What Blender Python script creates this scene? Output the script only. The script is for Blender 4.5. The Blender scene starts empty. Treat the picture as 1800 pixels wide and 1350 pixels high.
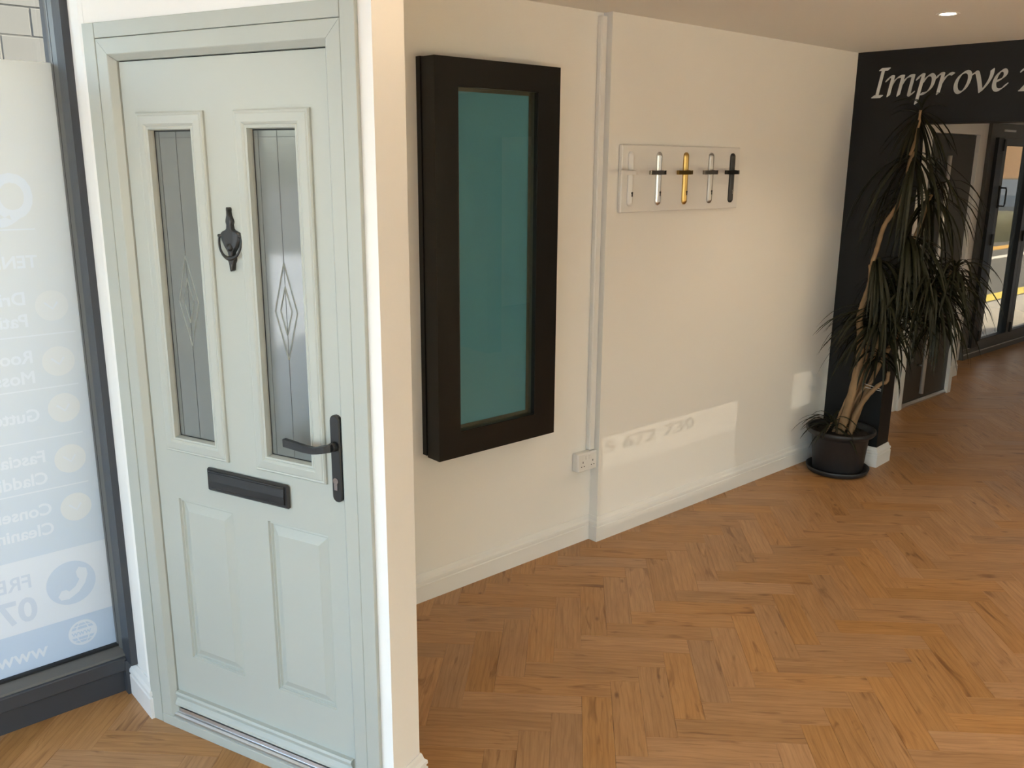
import bpy, bmesh, math, random
import numpy as np
from mathutils import Vector, Matrix, geometry

random.seed(7)
sc = bpy.context.scene
COL = sc.collection

# ------------------------------------------------------------------ camera, world, sun, exposure
CAM_POS = Vector((0, 0, 1.75))
FPX = 1553.24
_p, _r, _y = math.radians(14.06065), math.radians(0.39991), math.radians(48.81975)
_F = Vector((math.cos(_y) * math.cos(_p), math.sin(_y) * math.cos(_p), -math.sin(_p)))
_R0 = Vector((math.sin(_y), -math.cos(_y), 0))
_U0 = _R0.cross(_F)
_R = _R0 * math.cos(_r) + _U0 * math.sin(_r)
_U = _R.cross(_F)
cam_d = bpy.data.cameras.new('camera')
cam = bpy.data.objects.new('camera', cam_d)
COL.objects.link(cam)
M = Matrix((_R, _U, -_F)).transposed().to_4x4()
M.translation = CAM_POS
cam.matrix_world = M
cam_d.sensor_fit = 'HORIZONTAL'
cam_d.sensor_width = 36
cam_d.lens = FPX / 1800 * 36
cam_d.clip_start = 0.02
cam_d.clip_end = 400
sc.camera = cam

world = bpy.data.worlds.new('sky')
sc.world = world
world.use_nodes = True
wn = world.node_tree
wn.nodes.clear()
w_out = wn.nodes.new('ShaderNodeOutputWorld')
w_bg = wn.nodes.new('ShaderNodeBackground')
w_sky = wn.nodes.new('ShaderNodeTexSky')
w_sky.sky_type = 'NISHITA'
w_sky.sun_disc = False
w_sky.sun_elevation = math.radians(37)
w_sky.sun_rotation = math.radians(110)
w_sky.air_density = 1.0
w_sky.dust_density = 3.0
wn.links.new(w_sky.outputs[0], w_bg.inputs[0])
w_bg.inputs[1].default_value = 0.56
wn.links.new(w_bg.outputs[0], w_out.inputs[0])

SUN_DIR = Vector((-0.75, 0.28, -0.60)).normalized()      # the way the light travels
sun_d = bpy.data.lights.new('sun', 'SUN')
sun_d.energy = 10.0
sun_d.angle = math.radians(0.53)
sun_d.color = (1.0, 0.92, 0.78)
sun = bpy.data.objects.new('sun', sun_d)
sun.rotation_euler = SUN_DIR.to_track_quat('-Z', 'Y').to_euler()
sun.location = (20, -8, 18)
COL.objects.link(sun)
# added spot lamp standing in for a sun glint, it enters by the fanlights
GLINT_DIR = Vector((0.25, 1.0, -0.30)).normalized()
gl_d = bpy.data.lights.new('glint_lamp', 'SPOT')
gl_d.energy = 2900
gl_d.color = (1.0, 0.9, 0.72)
gl_d.spot_size = math.radians(5.6)
gl_d.spot_blend = 0.1
gl_d.shadow_soft_size = 0.004
gl_o = bpy.data.objects.new('glint_lamp', gl_d)
gl_o.location = Vector((2.35, -3.05, 2.05)) - GLINT_DIR * 25
gl_o.rotation_euler = GLINT_DIR.to_track_quat('-Z', 'Y').to_euler()
COL.objects.link(gl_o)

def portal(loc, sx, sy, direction):
    d = bpy.data.lights.new('daylight_portal', 'AREA')
    d.shape = 'RECTANGLE'; d.size = sx; d.size_y = sy
    d.cycles.is_portal = True
    o = bpy.data.objects.new('daylight_portal', d)
    o.location = loc
    o.rotation_euler = Vector(direction).to_track_quat('-Z', 'Y').to_euler()
    COL.objects.link(o)

portal((-2.80, -0.25, 1.23), 5.4, 2.24, (1, 0, 0))
portal((-0.85, 3.06, 1.25), 3.4, 2.4, (0, -1, 0))
portal((-1.45, -3.30, 1.26), 2.1, 2.12, (0, 1, 0))
portal((4.025, -3.30, 0.96), 1.65, 1.32, (0, 1, 0))
portal((9.9, 3.45, 1.05), 4.2, 2.1, (0, -1, 0))

vs = sc.view_settings
vs.view_transform = 'Standard'
vs.look = 'None'
vs.exposure = 1.65
vs.gamma = 1.0
vs.use_curve_mapping = False

# ------------------------------------------------------------------ helpers: tags, materials, meshes
def tag(o, label=None, cat=None, group=None, kind=None):
    if label: o['label'] = label
    if cat: o['category'] = cat
    if group: o['group'] = group
    if kind: o['kind'] = kind
    return o

def empty(name, loc=(0, 0, 0), rz=0.0):
    o = bpy.data.objects.new(name, None)
    o.empty_display_size = 0.1
    o.location = loc
    o.rotation_euler = (0, 0, rz)
    COL.objects.link(o)
    return o

MATS = {}
def mat(name, col, rough=0.5, metal=0.0, spec=0.5, coat=0.0, bump=None, vary=None, emit=None):
    """principled material; bump=(scale, strength) fine noise relief, vary=(scale, amount) faint colour unevenness"""
    m = bpy.data.materials.new(name)
    m.use_nodes = True
    nt = m.node_tree
    b = nt.nodes['Principled BSDF']
    b.inputs['Base Color'].default_value = (*col, 1)
    b.inputs['Roughness'].default_value = rough
    b.inputs['Metallic'].default_value = metal
    b.inputs['Specular IOR Level'].default_value = spec
    b.inputs['Coat Weight'].default_value = coat
    b.inputs['Coat Roughness'].default_value = 0.05
    tc = nt.nodes.new('ShaderNodeTexCoord')
    if vary:
        n = nt.nodes.new('ShaderNodeTexNoise')
        n.inputs['Scale'].default_value = vary[0]
        n.inputs['Detail'].default_value = 4
        nt.links.new(tc.outputs['Object'], n.inputs['Vector'])
        mr = nt.nodes.new('ShaderNodeMapRange')
        mr.inputs['From Min'].default_value = 0.3
        mr.inputs['From Max'].default_value = 0.7
        mr.inputs['To Min'].default_value = 1 - vary[1]
        mr.inputs['To Max'].default_value = 1 + vary[1]
        nt.links.new(n.outputs['Fac'], mr.inputs['Value'])
        hs = nt.nodes.new('ShaderNodeHueSaturation')
        hs.inputs['Color'].default_value = (*col, 1)
        nt.links.new(mr.outputs[0], hs.inputs['Value'])
        nt.links.new(hs.outputs[0], b.inputs['Base Color'])
    if bump:
        n2 = nt.nodes.new('ShaderNodeTexNoise')
        n2.inputs['Scale'].default_value = bump[0]
        n2.inputs['Detail'].default_value = 3
        nt.links.new(tc.outputs['Object'], n2.inputs['Vector'])
        bp = nt.nodes.new('ShaderNodeBump')
        bp.inputs['Strength'].default_value = bump[1]
        bp.inputs['Distance'].default_value = 0.002
        nt.links.new(n2.outputs['Fac'], bp.inputs['Height'])
        nt.links.new(bp.outputs[0], b.inputs['Normal'])
    if emit:
        b.inputs['Emission Color'].default_value = (*emit[0], 1)
        b.inputs['Emission Strength'].default_value = emit[1]
    MATS[name] = m
    return m

def glass_mat(name, tint=(1, 1, 1), refl=0.06, rough=0.0):
    """a thin pane: lets tinted light straight through and mirrors more at grazing angles"""
    m = bpy.data.materials.new(name)
    m.use_nodes = True
    nt = m.node_tree
    nt.nodes.clear()
    out = nt.nodes.new('ShaderNodeOutputMaterial')
    tr = nt.nodes.new('ShaderNodeBsdfTransparent')
    tr.inputs[0].default_value = (*tint, 1)
    gl = nt.nodes.new('ShaderNodeBsdfGlossy')
    gl.inputs['Roughness'].default_value = rough
    fr = nt.nodes.new('ShaderNodeFresnel')
    fr.inputs['IOR'].default_value = 1.45
    mx = nt.nodes.new('ShaderNodeMixShader')
    ge = nt.nodes.new('ShaderNodeNewGeometry')          # the pane mirrors on entering only, a thin sheet has no inner mirror
    iv = nt.nodes.new('ShaderNodeMath'); iv.operation = 'SUBTRACT'; iv.inputs[0].default_value = 1.0
    nt.links.new(ge.outputs['Backfacing'], iv.inputs[1])
    mu = nt.nodes.new('ShaderNodeMath'); mu.operation = 'MULTIPLY'
    nt.links.new(fr.outputs[0], mu.inputs[0]); nt.links.new(iv.outputs[0], mu.inputs[1])
    nt.links.new(mu.outputs[0], mx.inputs[0])
    nt.links.new(tr.outputs[0], mx.inputs[1])
    nt.links.new(gl.outputs[0], mx.inputs[2])
    nt.links.new(mx.outputs[0], out.inputs[0])
    MATS[name] = m
    return m

def ink_mat(name, col, col_low=None, zlow=0.5, zhigh=1.6):
    """printing ink on a clear film: a see-through colour filter"""
    m = bpy.data.materials.new(name)
    m.use_nodes = True
    nt = m.node_tree
    nt.nodes.clear()
    out = nt.nodes.new('ShaderNodeOutputMaterial')
    tr = nt.nodes.new('ShaderNodeBsdfTransparent')
    tr.inputs[0].default_value = (*col, 1)
    if col_low:
        tc = nt.nodes.new('ShaderNodeTexCoord')
        sp = nt.nodes.new('ShaderNodeSeparateXYZ')
        nt.links.new(tc.outputs['Object'], sp.inputs[0])
        mr = nt.nodes.new('ShaderNodeMapRange')
        mr.inputs['From Min'].default_value = zlow
        mr.inputs['From Max'].default_value = zhigh
        nt.links.new(sp.outputs['Z'], mr.inputs['Value'])
        mx = nt.nodes.new('ShaderNodeMix')
        mx.data_type = 'RGBA'
        mx.inputs['A'].default_value = (*col_low, 1)
        mx.inputs['B'].default_value = (*col, 1)
        nt.links.new(mr.outputs[0], mx.inputs['Factor'])
        nt.links.new(mx.outputs['Result'], tr.inputs[0])
    nt.links.new(tr.outputs[0], out.inputs[0])
    MATS[name] = m
    return m

class MB:
    """collects shapes and links them as one mesh object"""
    def __init__(s):
        s.v, s.f = [], []
        s.smooth = set()
    def add(s, vs_, fs, smooth=False):
        o = len(s.v)
        s.v += [tuple(p) for p in vs_]
        for f in fs:
            if smooth: s.smooth.add(len(s.f))
            s.f.append(tuple(i + o for i in f))
        return s
    def box(s, x0, x1, y0, y1, z0, z1):
        return s.add([(x0, y0, z0), (x1, y0, z0), (x1, y1, z0), (x0, y1, z0), (x0, y0, z1), (x1, y0, z1), (x1, y1, z1), (x0, y1, z1)],
                     [(0, 3, 2, 1), (4, 5, 6, 7), (0, 1, 5, 4), (1, 2, 6, 5), (2, 3, 7, 6), (3, 0, 4, 7)])
    def cbox(s, x0, x1, y0, y1, z0, z1, c=0.002):
        """a box with chamfered edges"""
        bm = bmesh.new()
        bmesh.ops.create_cube(bm, size=1)
        for v in bm.verts:
            v.co = Vector(((x0 + x1) / 2 + v.co.x * (x1 - x0), (y0 + y1) / 2 + v.co.y * (y1 - y0), (z0 + z1) / 2 + v.co.z * (z1 - z0)))
        bmesh.ops.bevel(bm, geom=bm.edges[:], offset=c, segments=1, affect='EDGES')
        bm.verts.index_update()
        s.add([v.co[:] for v in bm.verts], [[v.index for v in f.verts] for f in bm.faces])
        bm.free()
        return s
    def prism(s, poly, axis, a, b):
        """polygon given in the plane across axis ('x': (y,z), 'y': (x,z), 'z': (x,y)), pulled from a to b"""
        def P(p, t):
            return {'x': (t, p[0], p[1]), 'y': (p[0], t, p[1]), 'z': (p[0], p[1], t)}[axis]
        n = len(poly)
        vs_ = [P(p, a) for p in poly] + [P(p, b) for p in poly]
        fs = [tuple(range(n))[::-1], tuple(range(n, 2 * n))] + [(i, (i + 1) % n, n + (i + 1) % n, n + i) for i in range(n)]
        return s.add(vs_, fs)
    def tube(s, pts, rad, seg=10, caps=True):
        pts = [Vector(p) for p in pts]
        n = len(pts)
        rad = rad if isinstance(rad, (list, tuple)) else [rad] * n
        rings = []
        ref = None
        for i, p in enumerate(pts):
            d = (pts[min(i + 1, n - 1)] - pts[max(i - 1, 0)]).normalized()
            if ref is None:
                ref = d.orthogonal().normalized()
            ref = (ref - d * ref.dot(d))
            ref = ref.normalized() if ref.length > 1e-6 else d.orthogonal().normalized()
            bn = d.cross(ref)
            rings.append([p + (ref * math.cos(a) + bn * math.sin(a)) * rad[i] for a in [2 * math.pi * k / seg for k in range(seg)]])
        vs_ = [q for r in rings for q in r]
        fs = []
        for i in range(n - 1):
            for k in range(seg):
                k2 = (k + 1) % seg
                fs.append((i * seg + k, i * seg + k2, (i + 1) * seg + k2, (i + 1) * seg + k))
        s.add(vs_, fs, True)
        if caps:
            o = len(s.v) - len(vs_)
            s.f.append(tuple(o + k for k in range(seg))[::-1])
            s.f.append(tuple(o + (n - 1) * seg + k for k in range(seg)))
        return s
    def lathe(s, prof, seg=32, c=(0, 0, 0)):
        vs_, fs = [], []
        for r, z in prof:
            for k in range(seg):
                a = 2 * math.pi * k / seg
                vs_.append((c[0] + r * math.cos(a), c[1] + r * math.sin(a), c[2] + z))
        for i in range(len(prof) - 1):
            for k in range(seg):
                k2 = (k + 1) % seg
                fs.append((i * seg + k, i * seg + k2, (i + 1) * seg + k2, (i + 1) * seg + k))
        return s.add(vs_, fs, True)
    def slab(s, x0, x1, z0, z1, y0, y1, holes=()):
        """upright slab with rectangular holes (hx0,hx1,hz0,hz1)"""
        xs = sorted({x0, x1, *[h[0] for h in holes], *[h[1] for h in holes]})
        zs = sorted({z0, z1, *[h[2] for h in holes], *[h[3] for h in holes]})
        xs = [x for x in xs if x0 <= x <= x1]; zs = [z for z in zs if z0 <= z <= z1]
        def solid(i, j):
            if i < 0 or j < 0 or i >= len(xs) - 1 or j >= len(zs) - 1: return False
            cx, cz = (xs[i] + xs[i + 1]) / 2, (zs[j] + zs[j + 1]) / 2
            return not any(h[0] < cx < h[1] and h[2] < cz < h[3] for h in holes)
        for i in range(len(xs) - 1):
            for j in range(len(zs) - 1):
                if not solid(i, j): continue
                a, b, c, d = xs[i], xs[i + 1], zs[j], zs[j + 1]
                s.add([(a, y0, c), (b, y0, c), (b, y0, d), (a, y0, d)], [(0, 1, 2, 3)])
                s.add([(a, y1, c), (b, y1, c), (b, y1, d), (a, y1, d)], [(3, 2, 1, 0)])
                if not solid(i - 1, j): s.add([(a, y0, c), (a, y0, d), (a, y1, d), (a, y1, c)], [(0, 1, 2, 3)])
                if not solid(i + 1, j): s.add([(b, y0, c), (b, y1, c), (b, y1, d), (b, y0, d)], [(0, 1, 2, 3)])
                if not solid(i, j - 1): s.add([(a, y0, c), (a, y1, c), (b, y1, c), (b, y0, c)], [(0, 1, 2, 3)])
                if not solid(i, j + 1): s.add([(a, y0, d), (b, y0, d), (b, y1, d), (a, y1, d)], [(0, 1, 2, 3)])
        return s
    def rings(s, x0, x1, z0, z1, prof, cap=False):
        """nested upright rectangles: prof = [(inset, depth y)], joined ring by ring"""
        vs_ = []
        for ins, y in prof:
            vs_ += [(x0 + ins, y, z0 + ins), (x1 - ins, y, z0 + ins), (x1 - ins, y, z1 - ins), (x0 + ins, y, z1 - ins)]
        fs = []
        for i in range(len(prof) - 1):
            for k in range(4):
                k2 = (k + 1) % 4
                fs.append((4 * i + k, 4 * i + k2, 4 * i + 4 + k2, 4 * i + 4 + k))
        if cap:
            o = 4 * (len(prof) - 1)
            fs.append((o, o + 1, o + 2, o + 3))
        return s.add(vs_, fs)
    def build(s, name, m=None, parent=None, recalc=True, loc=None):
        me = bpy.data.meshes.new(name)
        me.from_pydata(s.v, [], s.f)
        if s.smooth:
            me.polygons.foreach_set('use_smooth', [i in s.smooth for i in range(len(me.polygons))])
        if recalc:
            bm = bmesh.new(); bm.from_mesh(me)
            bmesh.ops.remove_doubles(bm, verts=bm.verts, dist=1e-6)
            bmesh.ops.recalc_face_normals(bm, faces=bm.faces)
            bm.to_mesh(me); bm.free()
        if m: me.materials.append(m)
        o = bpy.data.objects.new(name, me)
        COL.objects.link(o)
        if parent: o.parent = parent
        if loc: o.location = loc
        return o

def smooth_path(pts, k=6):
    out = []
    P = [Vector(p) for p in pts]
    for i in range(len(P) - 1):
        p0, p1, p2, p3 = P[max(i - 1, 0)], P[i], P[i + 1], P[min(i + 2, len(P) - 1)]
        for j in range(k):
            t = j / k
            out.append(0.5 * ((2 * p1) + (p2 - p0) * t + (2 * p0 - 5 * p1 + 4 * p2 - p3) * t * t + (3 * p1 - p0 - 3 * p2 + p3) * t ** 3))
    out.append(P[-1])
    return out

def skirt_path(mb, path, side, prof):
    """pull a skirting profile [(depth off wall, z)] along a floor path with mitred corners; side=+1 left of travel"""
    P = [Vector(p) for p in path]
    n = len(P)
    dirs = [(P[i + 1] - P[i]).normalized() for i in range(n - 1)]
    nor = [Vector((-d.y, d.x)) * side for d in dirs]
    sec = []
    for i in range(n):
        if i == 0: m_ = nor[0]
        elif i == n - 1: m_ = nor[-1]
        else:
            m_ = nor[i - 1] + nor[i]
            m_ = m_ / m_.dot(nor[i])
        sec.append([(P[i].x + m_.x * d, P[i].y + m_.y * d, z) for d, z in prof])
    k = len(prof)
    vs_ = [q for r in sec for q in r]
    fs = []
    for i in range(n - 1):
        for j in range(k):
            j2 = (j + 1) % k
            fs.append((i * k + j, i * k + j2, (i + 1) * k + j2, (i + 1) * k + j))
    fs.append(tuple(range(k))); fs.append(tuple((n - 1) * k + j for j in range(k)))
    mb.add(vs_, fs)
    return mb
SKIRT = [(0, 0), (0.017, 0), (0.017, 0.071), (0.0135, 0.074), (0.0135, 0.079), (0.017, 0.082), (0.016, 0.092), (0.009, 0.100), (0.006, 0.112), (0.003, 0.119), (0, 0.119)]

# ------------------------------------------------------------------ materials
WALL = mat('white wall paint', (0.855, 0.84, 0.805), 0.62, spec=0.3, bump=(90, 0.15), vary=(0.9, 0.02))
CEIL = mat('white ceiling paint', (0.87, 0.855, 0.82), 0.8, spec=0.2, bump=(60, 0.1))
GLOSSW = mat('white satin woodwork', (0.80, 0.79, 0.765), 0.35, bump=(40, 0.05))
UPVC = mat('white plastic', (0.80, 0.79, 0.77), 0.3)
DARKP = mat('near black wall paint', (0.0085, 0.009, 0.0095), 0.55, spec=0.35, bump=(120, 0.2))
SAGE = mat('pale sage grained door skin', (0.445, 0.465, 0.42), 0.42, bump=(70, 0.18), vary=(2.0, 0.012))
SAGEF = mat('pale sage foiled frame', (0.435, 0.455, 0.41), 0.38, bump=(55, 0.1))
BLACKH = mat('black powder coat', (0.018, 0.018, 0.018), 0.38, bump=(300, 0.1))
BLACKF = mat('black gloss frame', (0.008, 0.008, 0.0078), 0.34, spec=0.35)
RUBBER = mat('black rubber seal', (0.01, 0.01, 0.01), 0.7)
ANTH = mat('anthracite grey frame', (0.045, 0.049, 0.058), 0.42, bump=(80, 0.12))
ANTHL = mat('mid grey aluminium', (0.115, 0.112, 0.104), 0.4)
CHROME = mat('polished chrome', (0.60, 0.61, 0.62), 0.2, 1.0)
SATIN = mat('satin silver', (0.40, 0.395, 0.39), 0.38, 1.0)
GOLD = mat('polished gold', (0.52, 0.36, 0.13), 0.28, 1.0)
ALU = mat('mill aluminium', (0.72, 0.72, 0.72), 0.28, 1.0)
TEAL = mat('teal film', (0.115, 0.305, 0.375), 0.25)
SPACER = mat('bronze spacer bar', (0.10, 0.10, 0.075), 0.4)
DGLASS = mat('grey obscure glass', (0.17, 0.18, 0.165), 0.06, coat=0.5, vary=(3, 0.06))
BEVEL = mat('bevelled clear glass', (0.40, 0.43, 0.41), 0.05, coat=0.8)
LEAD = mat('lead came', (0.10, 0.10, 0.095), 0.4, 0.3)
POT = mat('charcoal plastic pot', (0.022, 0.021, 0.022), 0.45, bump=(60, 0.1))
SOIL = mat('dark compost', (0.018, 0.012, 0.008), 0.95, bump=(120, 1.0))
STEM = mat('tan cane bark', (0.24, 0.15, 0.075), 0.75, bump=(60, 0.6), vary=(18, 0.18))
LEAF = mat('dark green leaf', (0.0145, 0.0155, 0.0055), 0.55, spec=0.3, vary=(6, 0.3))
LETTER = mat('pale grey lettering', (0.68, 0.69, 0.66), 0.45)
FARDOOR = mat('dark taupe door', (0.045, 0.042, 0.036), 0.4)
GLASS = glass_mat('clear window glass', (0.93, 0.95, 0.94))
TINT = glass_mat('tinted fanlight glass', (0.80, 0.80, 0.80))
DIMGL = glass_mat('grey street dimming glass', (0.34, 0.325, 0.285))  # tint put in to dim the street and the daylight through the folding doors
BRONZE = glass_mat('bronze light warming glass', (0.97, 0.93, 0.80))  # for unseen panes, tint added to warm the daylight from behind
VINYL = mat('opaque vinyl digits', (0.03, 0.03, 0.05), 0.5)

def film_mat(name, through, back, share):
    m = bpy.data.materials.new(name)
    m.use_nodes = True
    n_ = m.node_tree
    n_.nodes.clear()
    o_ = n_.nodes.new('ShaderNodeOutputMaterial')
    t_ = n_.nodes.new('ShaderNodeBsdfTranslucent'); t_.inputs[0].default_value = (*through, 1)
    d_ = n_.nodes.new('ShaderNodeBsdfDiffuse'); d_.inputs[0].default_value = (*back, 1)
    x_ = n_.nodes.new('ShaderNodeMixShader'); x_.inputs[0].default_value = share
    n_.links.new(t_.outputs[0], x_.inputs[1]); n_.links.new(d_.outputs[0], x_.inputs[2]); n_.links.new(x_.outputs[0], o_.inputs[0])
    return m
film = film_mat('white translucent window film', (0.77, 0.75, 0.715), (0.85, 0.85, 0.84), 0.15)

INK_TOP = ink_mat('pale grey blue print', (0.99, 0.955, 0.88), (0.86, 0.90, 0.935), 0.55, 1.75)
INK_BLUE = ink_mat('pale blue print', (0.79, 0.86, 0.94))
INK_DISC = ink_mat('pale blue disc print', (0.83, 0.88, 0.94))
INK_YEL = ink_mat('pale yellow print', (1.0, 0.975, 0.92))
INK_GREY = ink_mat('pale grey text print', (0.86, 0.885, 0.92))

def wood_mat():
    m = bpy.data.materials.new('oak herringbone plank')
    m.use_nodes = True
    nt = m.node_tree
    L = nt.links.new
    b = nt.nodes['Principled BSDF']
    uv = nt.nodes.new('ShaderNodeUVMap'); uv.uv_map = 'UVMap'
    at = nt.nodes.new('ShaderNodeAttribute'); at.attribute_name = 'tone'
    sep = nt.nodes.new('ShaderNodeSeparateColor'); L(at.outputs['Color'], sep.inputs[0])
    def mapped(sx, sy):
        mp = nt.nodes.new('ShaderNodeMapping'); mp.inputs['Scale'].default_value = (sx, sy, 1)
        L(uv.outputs[0], mp.inputs['Vector']); return mp
    def noise(sx, sy, detail=5, dist=0.0):
        n = nt.nodes.new('ShaderNodeTexNoise'); n.inputs['Scale'].default_value = 1
        n.inputs['Detail'].default_value = detail; n.inputs['Distortion'].default_value = dist
        L(mapped(sx, sy).outputs[0], n.inputs['Vector']); return n
    def ramp(fac, stops):
        r = nt.nodes.new('ShaderNodeValToRGB')
        els = r.color_ramp.elements
        els[0].position, els[0].color = stops[0][0], (*stops[0][1], 1)
        els[1].position, els[1].color = stops[-1][0], (*stops[-1][1], 1)
        for p, c in stops[1:-1]:
            e = els.new(p); e.color = (*c, 1)
        L(fac, r.inputs[0]); return r
    def mult(a, bcol, fac=1.0):
        x = nt.nodes.new('ShaderNodeMix'); x.data_type = 'RGBA'; x.blend_type = 'MULTIPLY'
        x.inputs['Factor'].default_value = fac
        L(a, x.inputs['A']); L(bcol, x.inputs['B']); return x.outputs['Result']
    g1 = noise(5, 34, 6, 0.6)
    base = ramp(g1.outputs['Fac'], [(0.25, (0.375, 0.188, 0.070)), (0.52, (0.435, 0.228, 0.088)), (0.75, (0.485, 0.262, 0.106))]).outputs[0]
    g2 = noise(9, 190, 4, 0.2)
    fine = ramp(g2.outputs['Fac'], [(0.34, (0.90, 0.88, 0.85)), (0.6, (1.03, 1.03, 1.03))]).outputs[0]
    c = mult(base, fine)
    # long dark heart streaks, only here and there
    g3 = noise(3.2, 17, 3, 1.6)
    streak = ramp(g3.outputs['Fac'], [(0.60, (1, 1, 1)), (0.70, (0.62, 0.54, 0.46)), (0.78, (0.45, 0.36, 0.30))]).outputs[0]
    c = mult(c, streak, 0.9)
    # cathedral grain
    wv = nt.nodes.new('ShaderNodeTexWave'); wv.wave_type = 'BANDS'; wv.bands_direction = 'Y'
    wv.inputs['Scale'].default_value = 1; wv.inputs['Distortion'].default_value = 7; wv.inputs['Detail'].default_value = 2
    L(mapped(4.0, 15).outputs[0], wv.inputs['Vector'])
    cath = ramp(wv.outputs['Fac'], [(0.0, (0.86, 0.83, 0.79)), (0.25, (1, 1, 1)), (1.0, (1.02, 1.02, 1.02))]).outputs[0]
    c = mult(c, cath, 0.75)
    kn = nt.nodes.new('ShaderNodeTexVoronoi'); kn.inputs['Scale'].default_value = 1
    L(mapped(3.1, 7.3).outputs[0], kn.inputs['Vector'])
    knot = ramp(kn.outputs['Distance'], [(0.02, (0.35, 0.26, 0.20)), (0.075, (1, 1, 1))]).outputs[0]
    c = mult(c, knot, 0.8)
    hs = nt.nodes.new('ShaderNodeHueSaturation')
    mr = nt.nodes.new('ShaderNodeMapRange'); mr.inputs['To Min'].default_value = 0.90; mr.inputs['To Max'].default_value = 1.08
    L(sep.outputs[0], mr.inputs['Value']); L(mr.outputs[0], hs.inputs['Value'])
    mr2 = nt.nodes.new('ShaderNodeMapRange'); mr2.inputs['To Min'].default_value = 0.92; mr2.inputs['To Max'].default_value = 1.05
    L(sep.outputs[1], mr2.inputs['Value']); L(mr2.outputs[0], hs.inputs['Saturation'])
    L(c, hs.inputs['Color']); L(hs.outputs[0], b.inputs['Base Color'])
    b.inputs['Roughness'].default_value = 0.42
    b.inputs['Specular IOR Level'].default_value = 0.45
    bp = nt.nodes.new('ShaderNodeBump'); bp.inputs['Strength'].default_value = 0.12; bp.inputs['Distance'].default_value = 0.0008
    L(g2.outputs['Fac'], bp.inputs['Height']); L(bp.outputs[0], b.inputs['Normal'])
    return m
WOOD = wood_mat()

# ------------------------------------------------------------------ the room shell
CEIL_Z = 2.36
DOOR_O = (0.788, 2.647, 0.0)                  # foot of the partition, its front face runs from here
DOOR_RZ = math.radians(110.5 - 180)

floor_o = MB().box(-2.6, 12.2, -3.2, 3.36, -0.06, -0.004).build('floor', mat('floor screed', (0.10, 0.055, 0.025), 0.8))
tag(floor_o, 'warm oak herringbone plank floor running through both rooms', 'floor', kind='structure')
ceil_o = MB().box(-2.6, 12.2, -3.2, 3.45, CEIL_Z, CEIL_Z + 0.2).build('ceiling', CEIL)
tag(ceil_o, 'flat white plaster ceiling with small recessed lights', 'ceiling', kind='structure')

# herringbone: planks 0.40 x 0.10, zigzag along x
PL, PW = 0.40, 0.10
U2, V2 = Vector((1, -1)) / math.sqrt(2), Vector((-1, -1)) / math.sqrt(2)
ORG = Vector((2.207, 1.83)) - U2 * PL
def project(p):
    d = Vector(p) - CAM_POS
    w = d.dot(_F)
    if w < 0.05: return None
    return 900 + FPX * d.dot(_R) / w, 675 - FPX * d.dot(_U) / w, w
def crosses(a, b, c, d):
    def o(p, q, r): return (q[0] - p[0]) * (r[1] - p[1]) - (q[1] - p[1]) * (r[0] - p[0])
    return o(a, b, c) * o(a, b, d) < 0 and o(c, d, a) * o(c, d, b) < 0
planks = []
for j in range(-8, 9):
    for k in range(-75, 45):
        for ori in (0, 1):
            org = ORG + (U2 + V2) * (PL * j) + (V2 - U2) * (PW * k)
            if ori == 0:
                ce = org + U2 * PL / 2 + V2 * PW / 2; dr = U2
            else:
                ce = org + U2 * (PL + PW / 2) + V2 * PL / 2; dr = V2
            ymax = 2.97 if ce.x < 0.8 else (2.88 if ce.x < 4.95 else (3.05 if ce.x < 7.0 else (3.2 if ce.x < 7.7 else 3.37)))
            if not (-2.45 < ce.x < 12.0 and -3.0 < ce.y < ymax): continue
            planks.append((ce, dr))
def plank_geo(ce, dr, local):
    rnd = random.Random(int(ce.x * 5003) * 7919 + int(ce.y * 3001))
    ac = Vector((-dr.y, dr.x))
    hl, hw, c = PL / 2 - 0.0002, PW / 2 - 0.0002, 0.0006
    dz = rnd.uniform(-0.0002, 0.0002)
    ou, ov = rnd.uniform(0, 40), rnd.uniform(0, 40)
    vs_, uvs = [], []
    for (a, b_, z) in [(-hl, -hw, -0.004), (hl, -hw, -0.004), (hl, hw, -0.004), (-hl, hw, -0.004),
                       (-hl, -hw, -c), (hl, -hw, -c), (hl, hw, -c), (-hl, hw, -c),
                       (-hl + c, -hw + c, dz), (hl - c, -hw + c, dz), (hl - c, hw - c, dz), (-hl + c, hw - c, dz)]:
        q = dr * a + ac * b_ + (Vector((0, 0)) if local else ce)
        vs_.append((q.x, q.y, z)); uvs.append((a + ou, b_ + ov))
    fs = [(8, 9, 10, 11)]
    for o in (0, 4):
        for k in range(4):
            k2 = (k + 1) % 4
            fs.append((o + k, o + k2, o + 4 + k2, o + 4 + k))
    return vs_, fs, uvs, (rnd.random(), rnd.random(), rnd.random(), 1)
def plank_mesh(name, items):
    me = bpy.data.meshes.new(name)
    V, Fc, UV, TN = [], [], [], []
    for vs_, fs, uvs, tn in items:
        o = len(V)
        V += vs_; UV += uvs; TN += [tn] * len(vs_)
        Fc += [tuple(i + o for i in f) for f in fs]
    me.from_pydata(V, [], Fc)
    ul = me.uv_layers.new(name='UVMap')
    li = np.empty(len(me.loops), dtype=np.int32); me.loops.foreach_get('vertex_index', li)
    ul.data.foreach_set('uv', np.array(UV, dtype=np.float32)[li].ravel())
    ca = me.attributes.new('tone', 'FLOAT_COLOR', 'POINT')
    ca.data.foreach_set('color', np.array(TN, dtype=np.float32).ravel())
    me.materials.append(WOOD)
    return me
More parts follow.
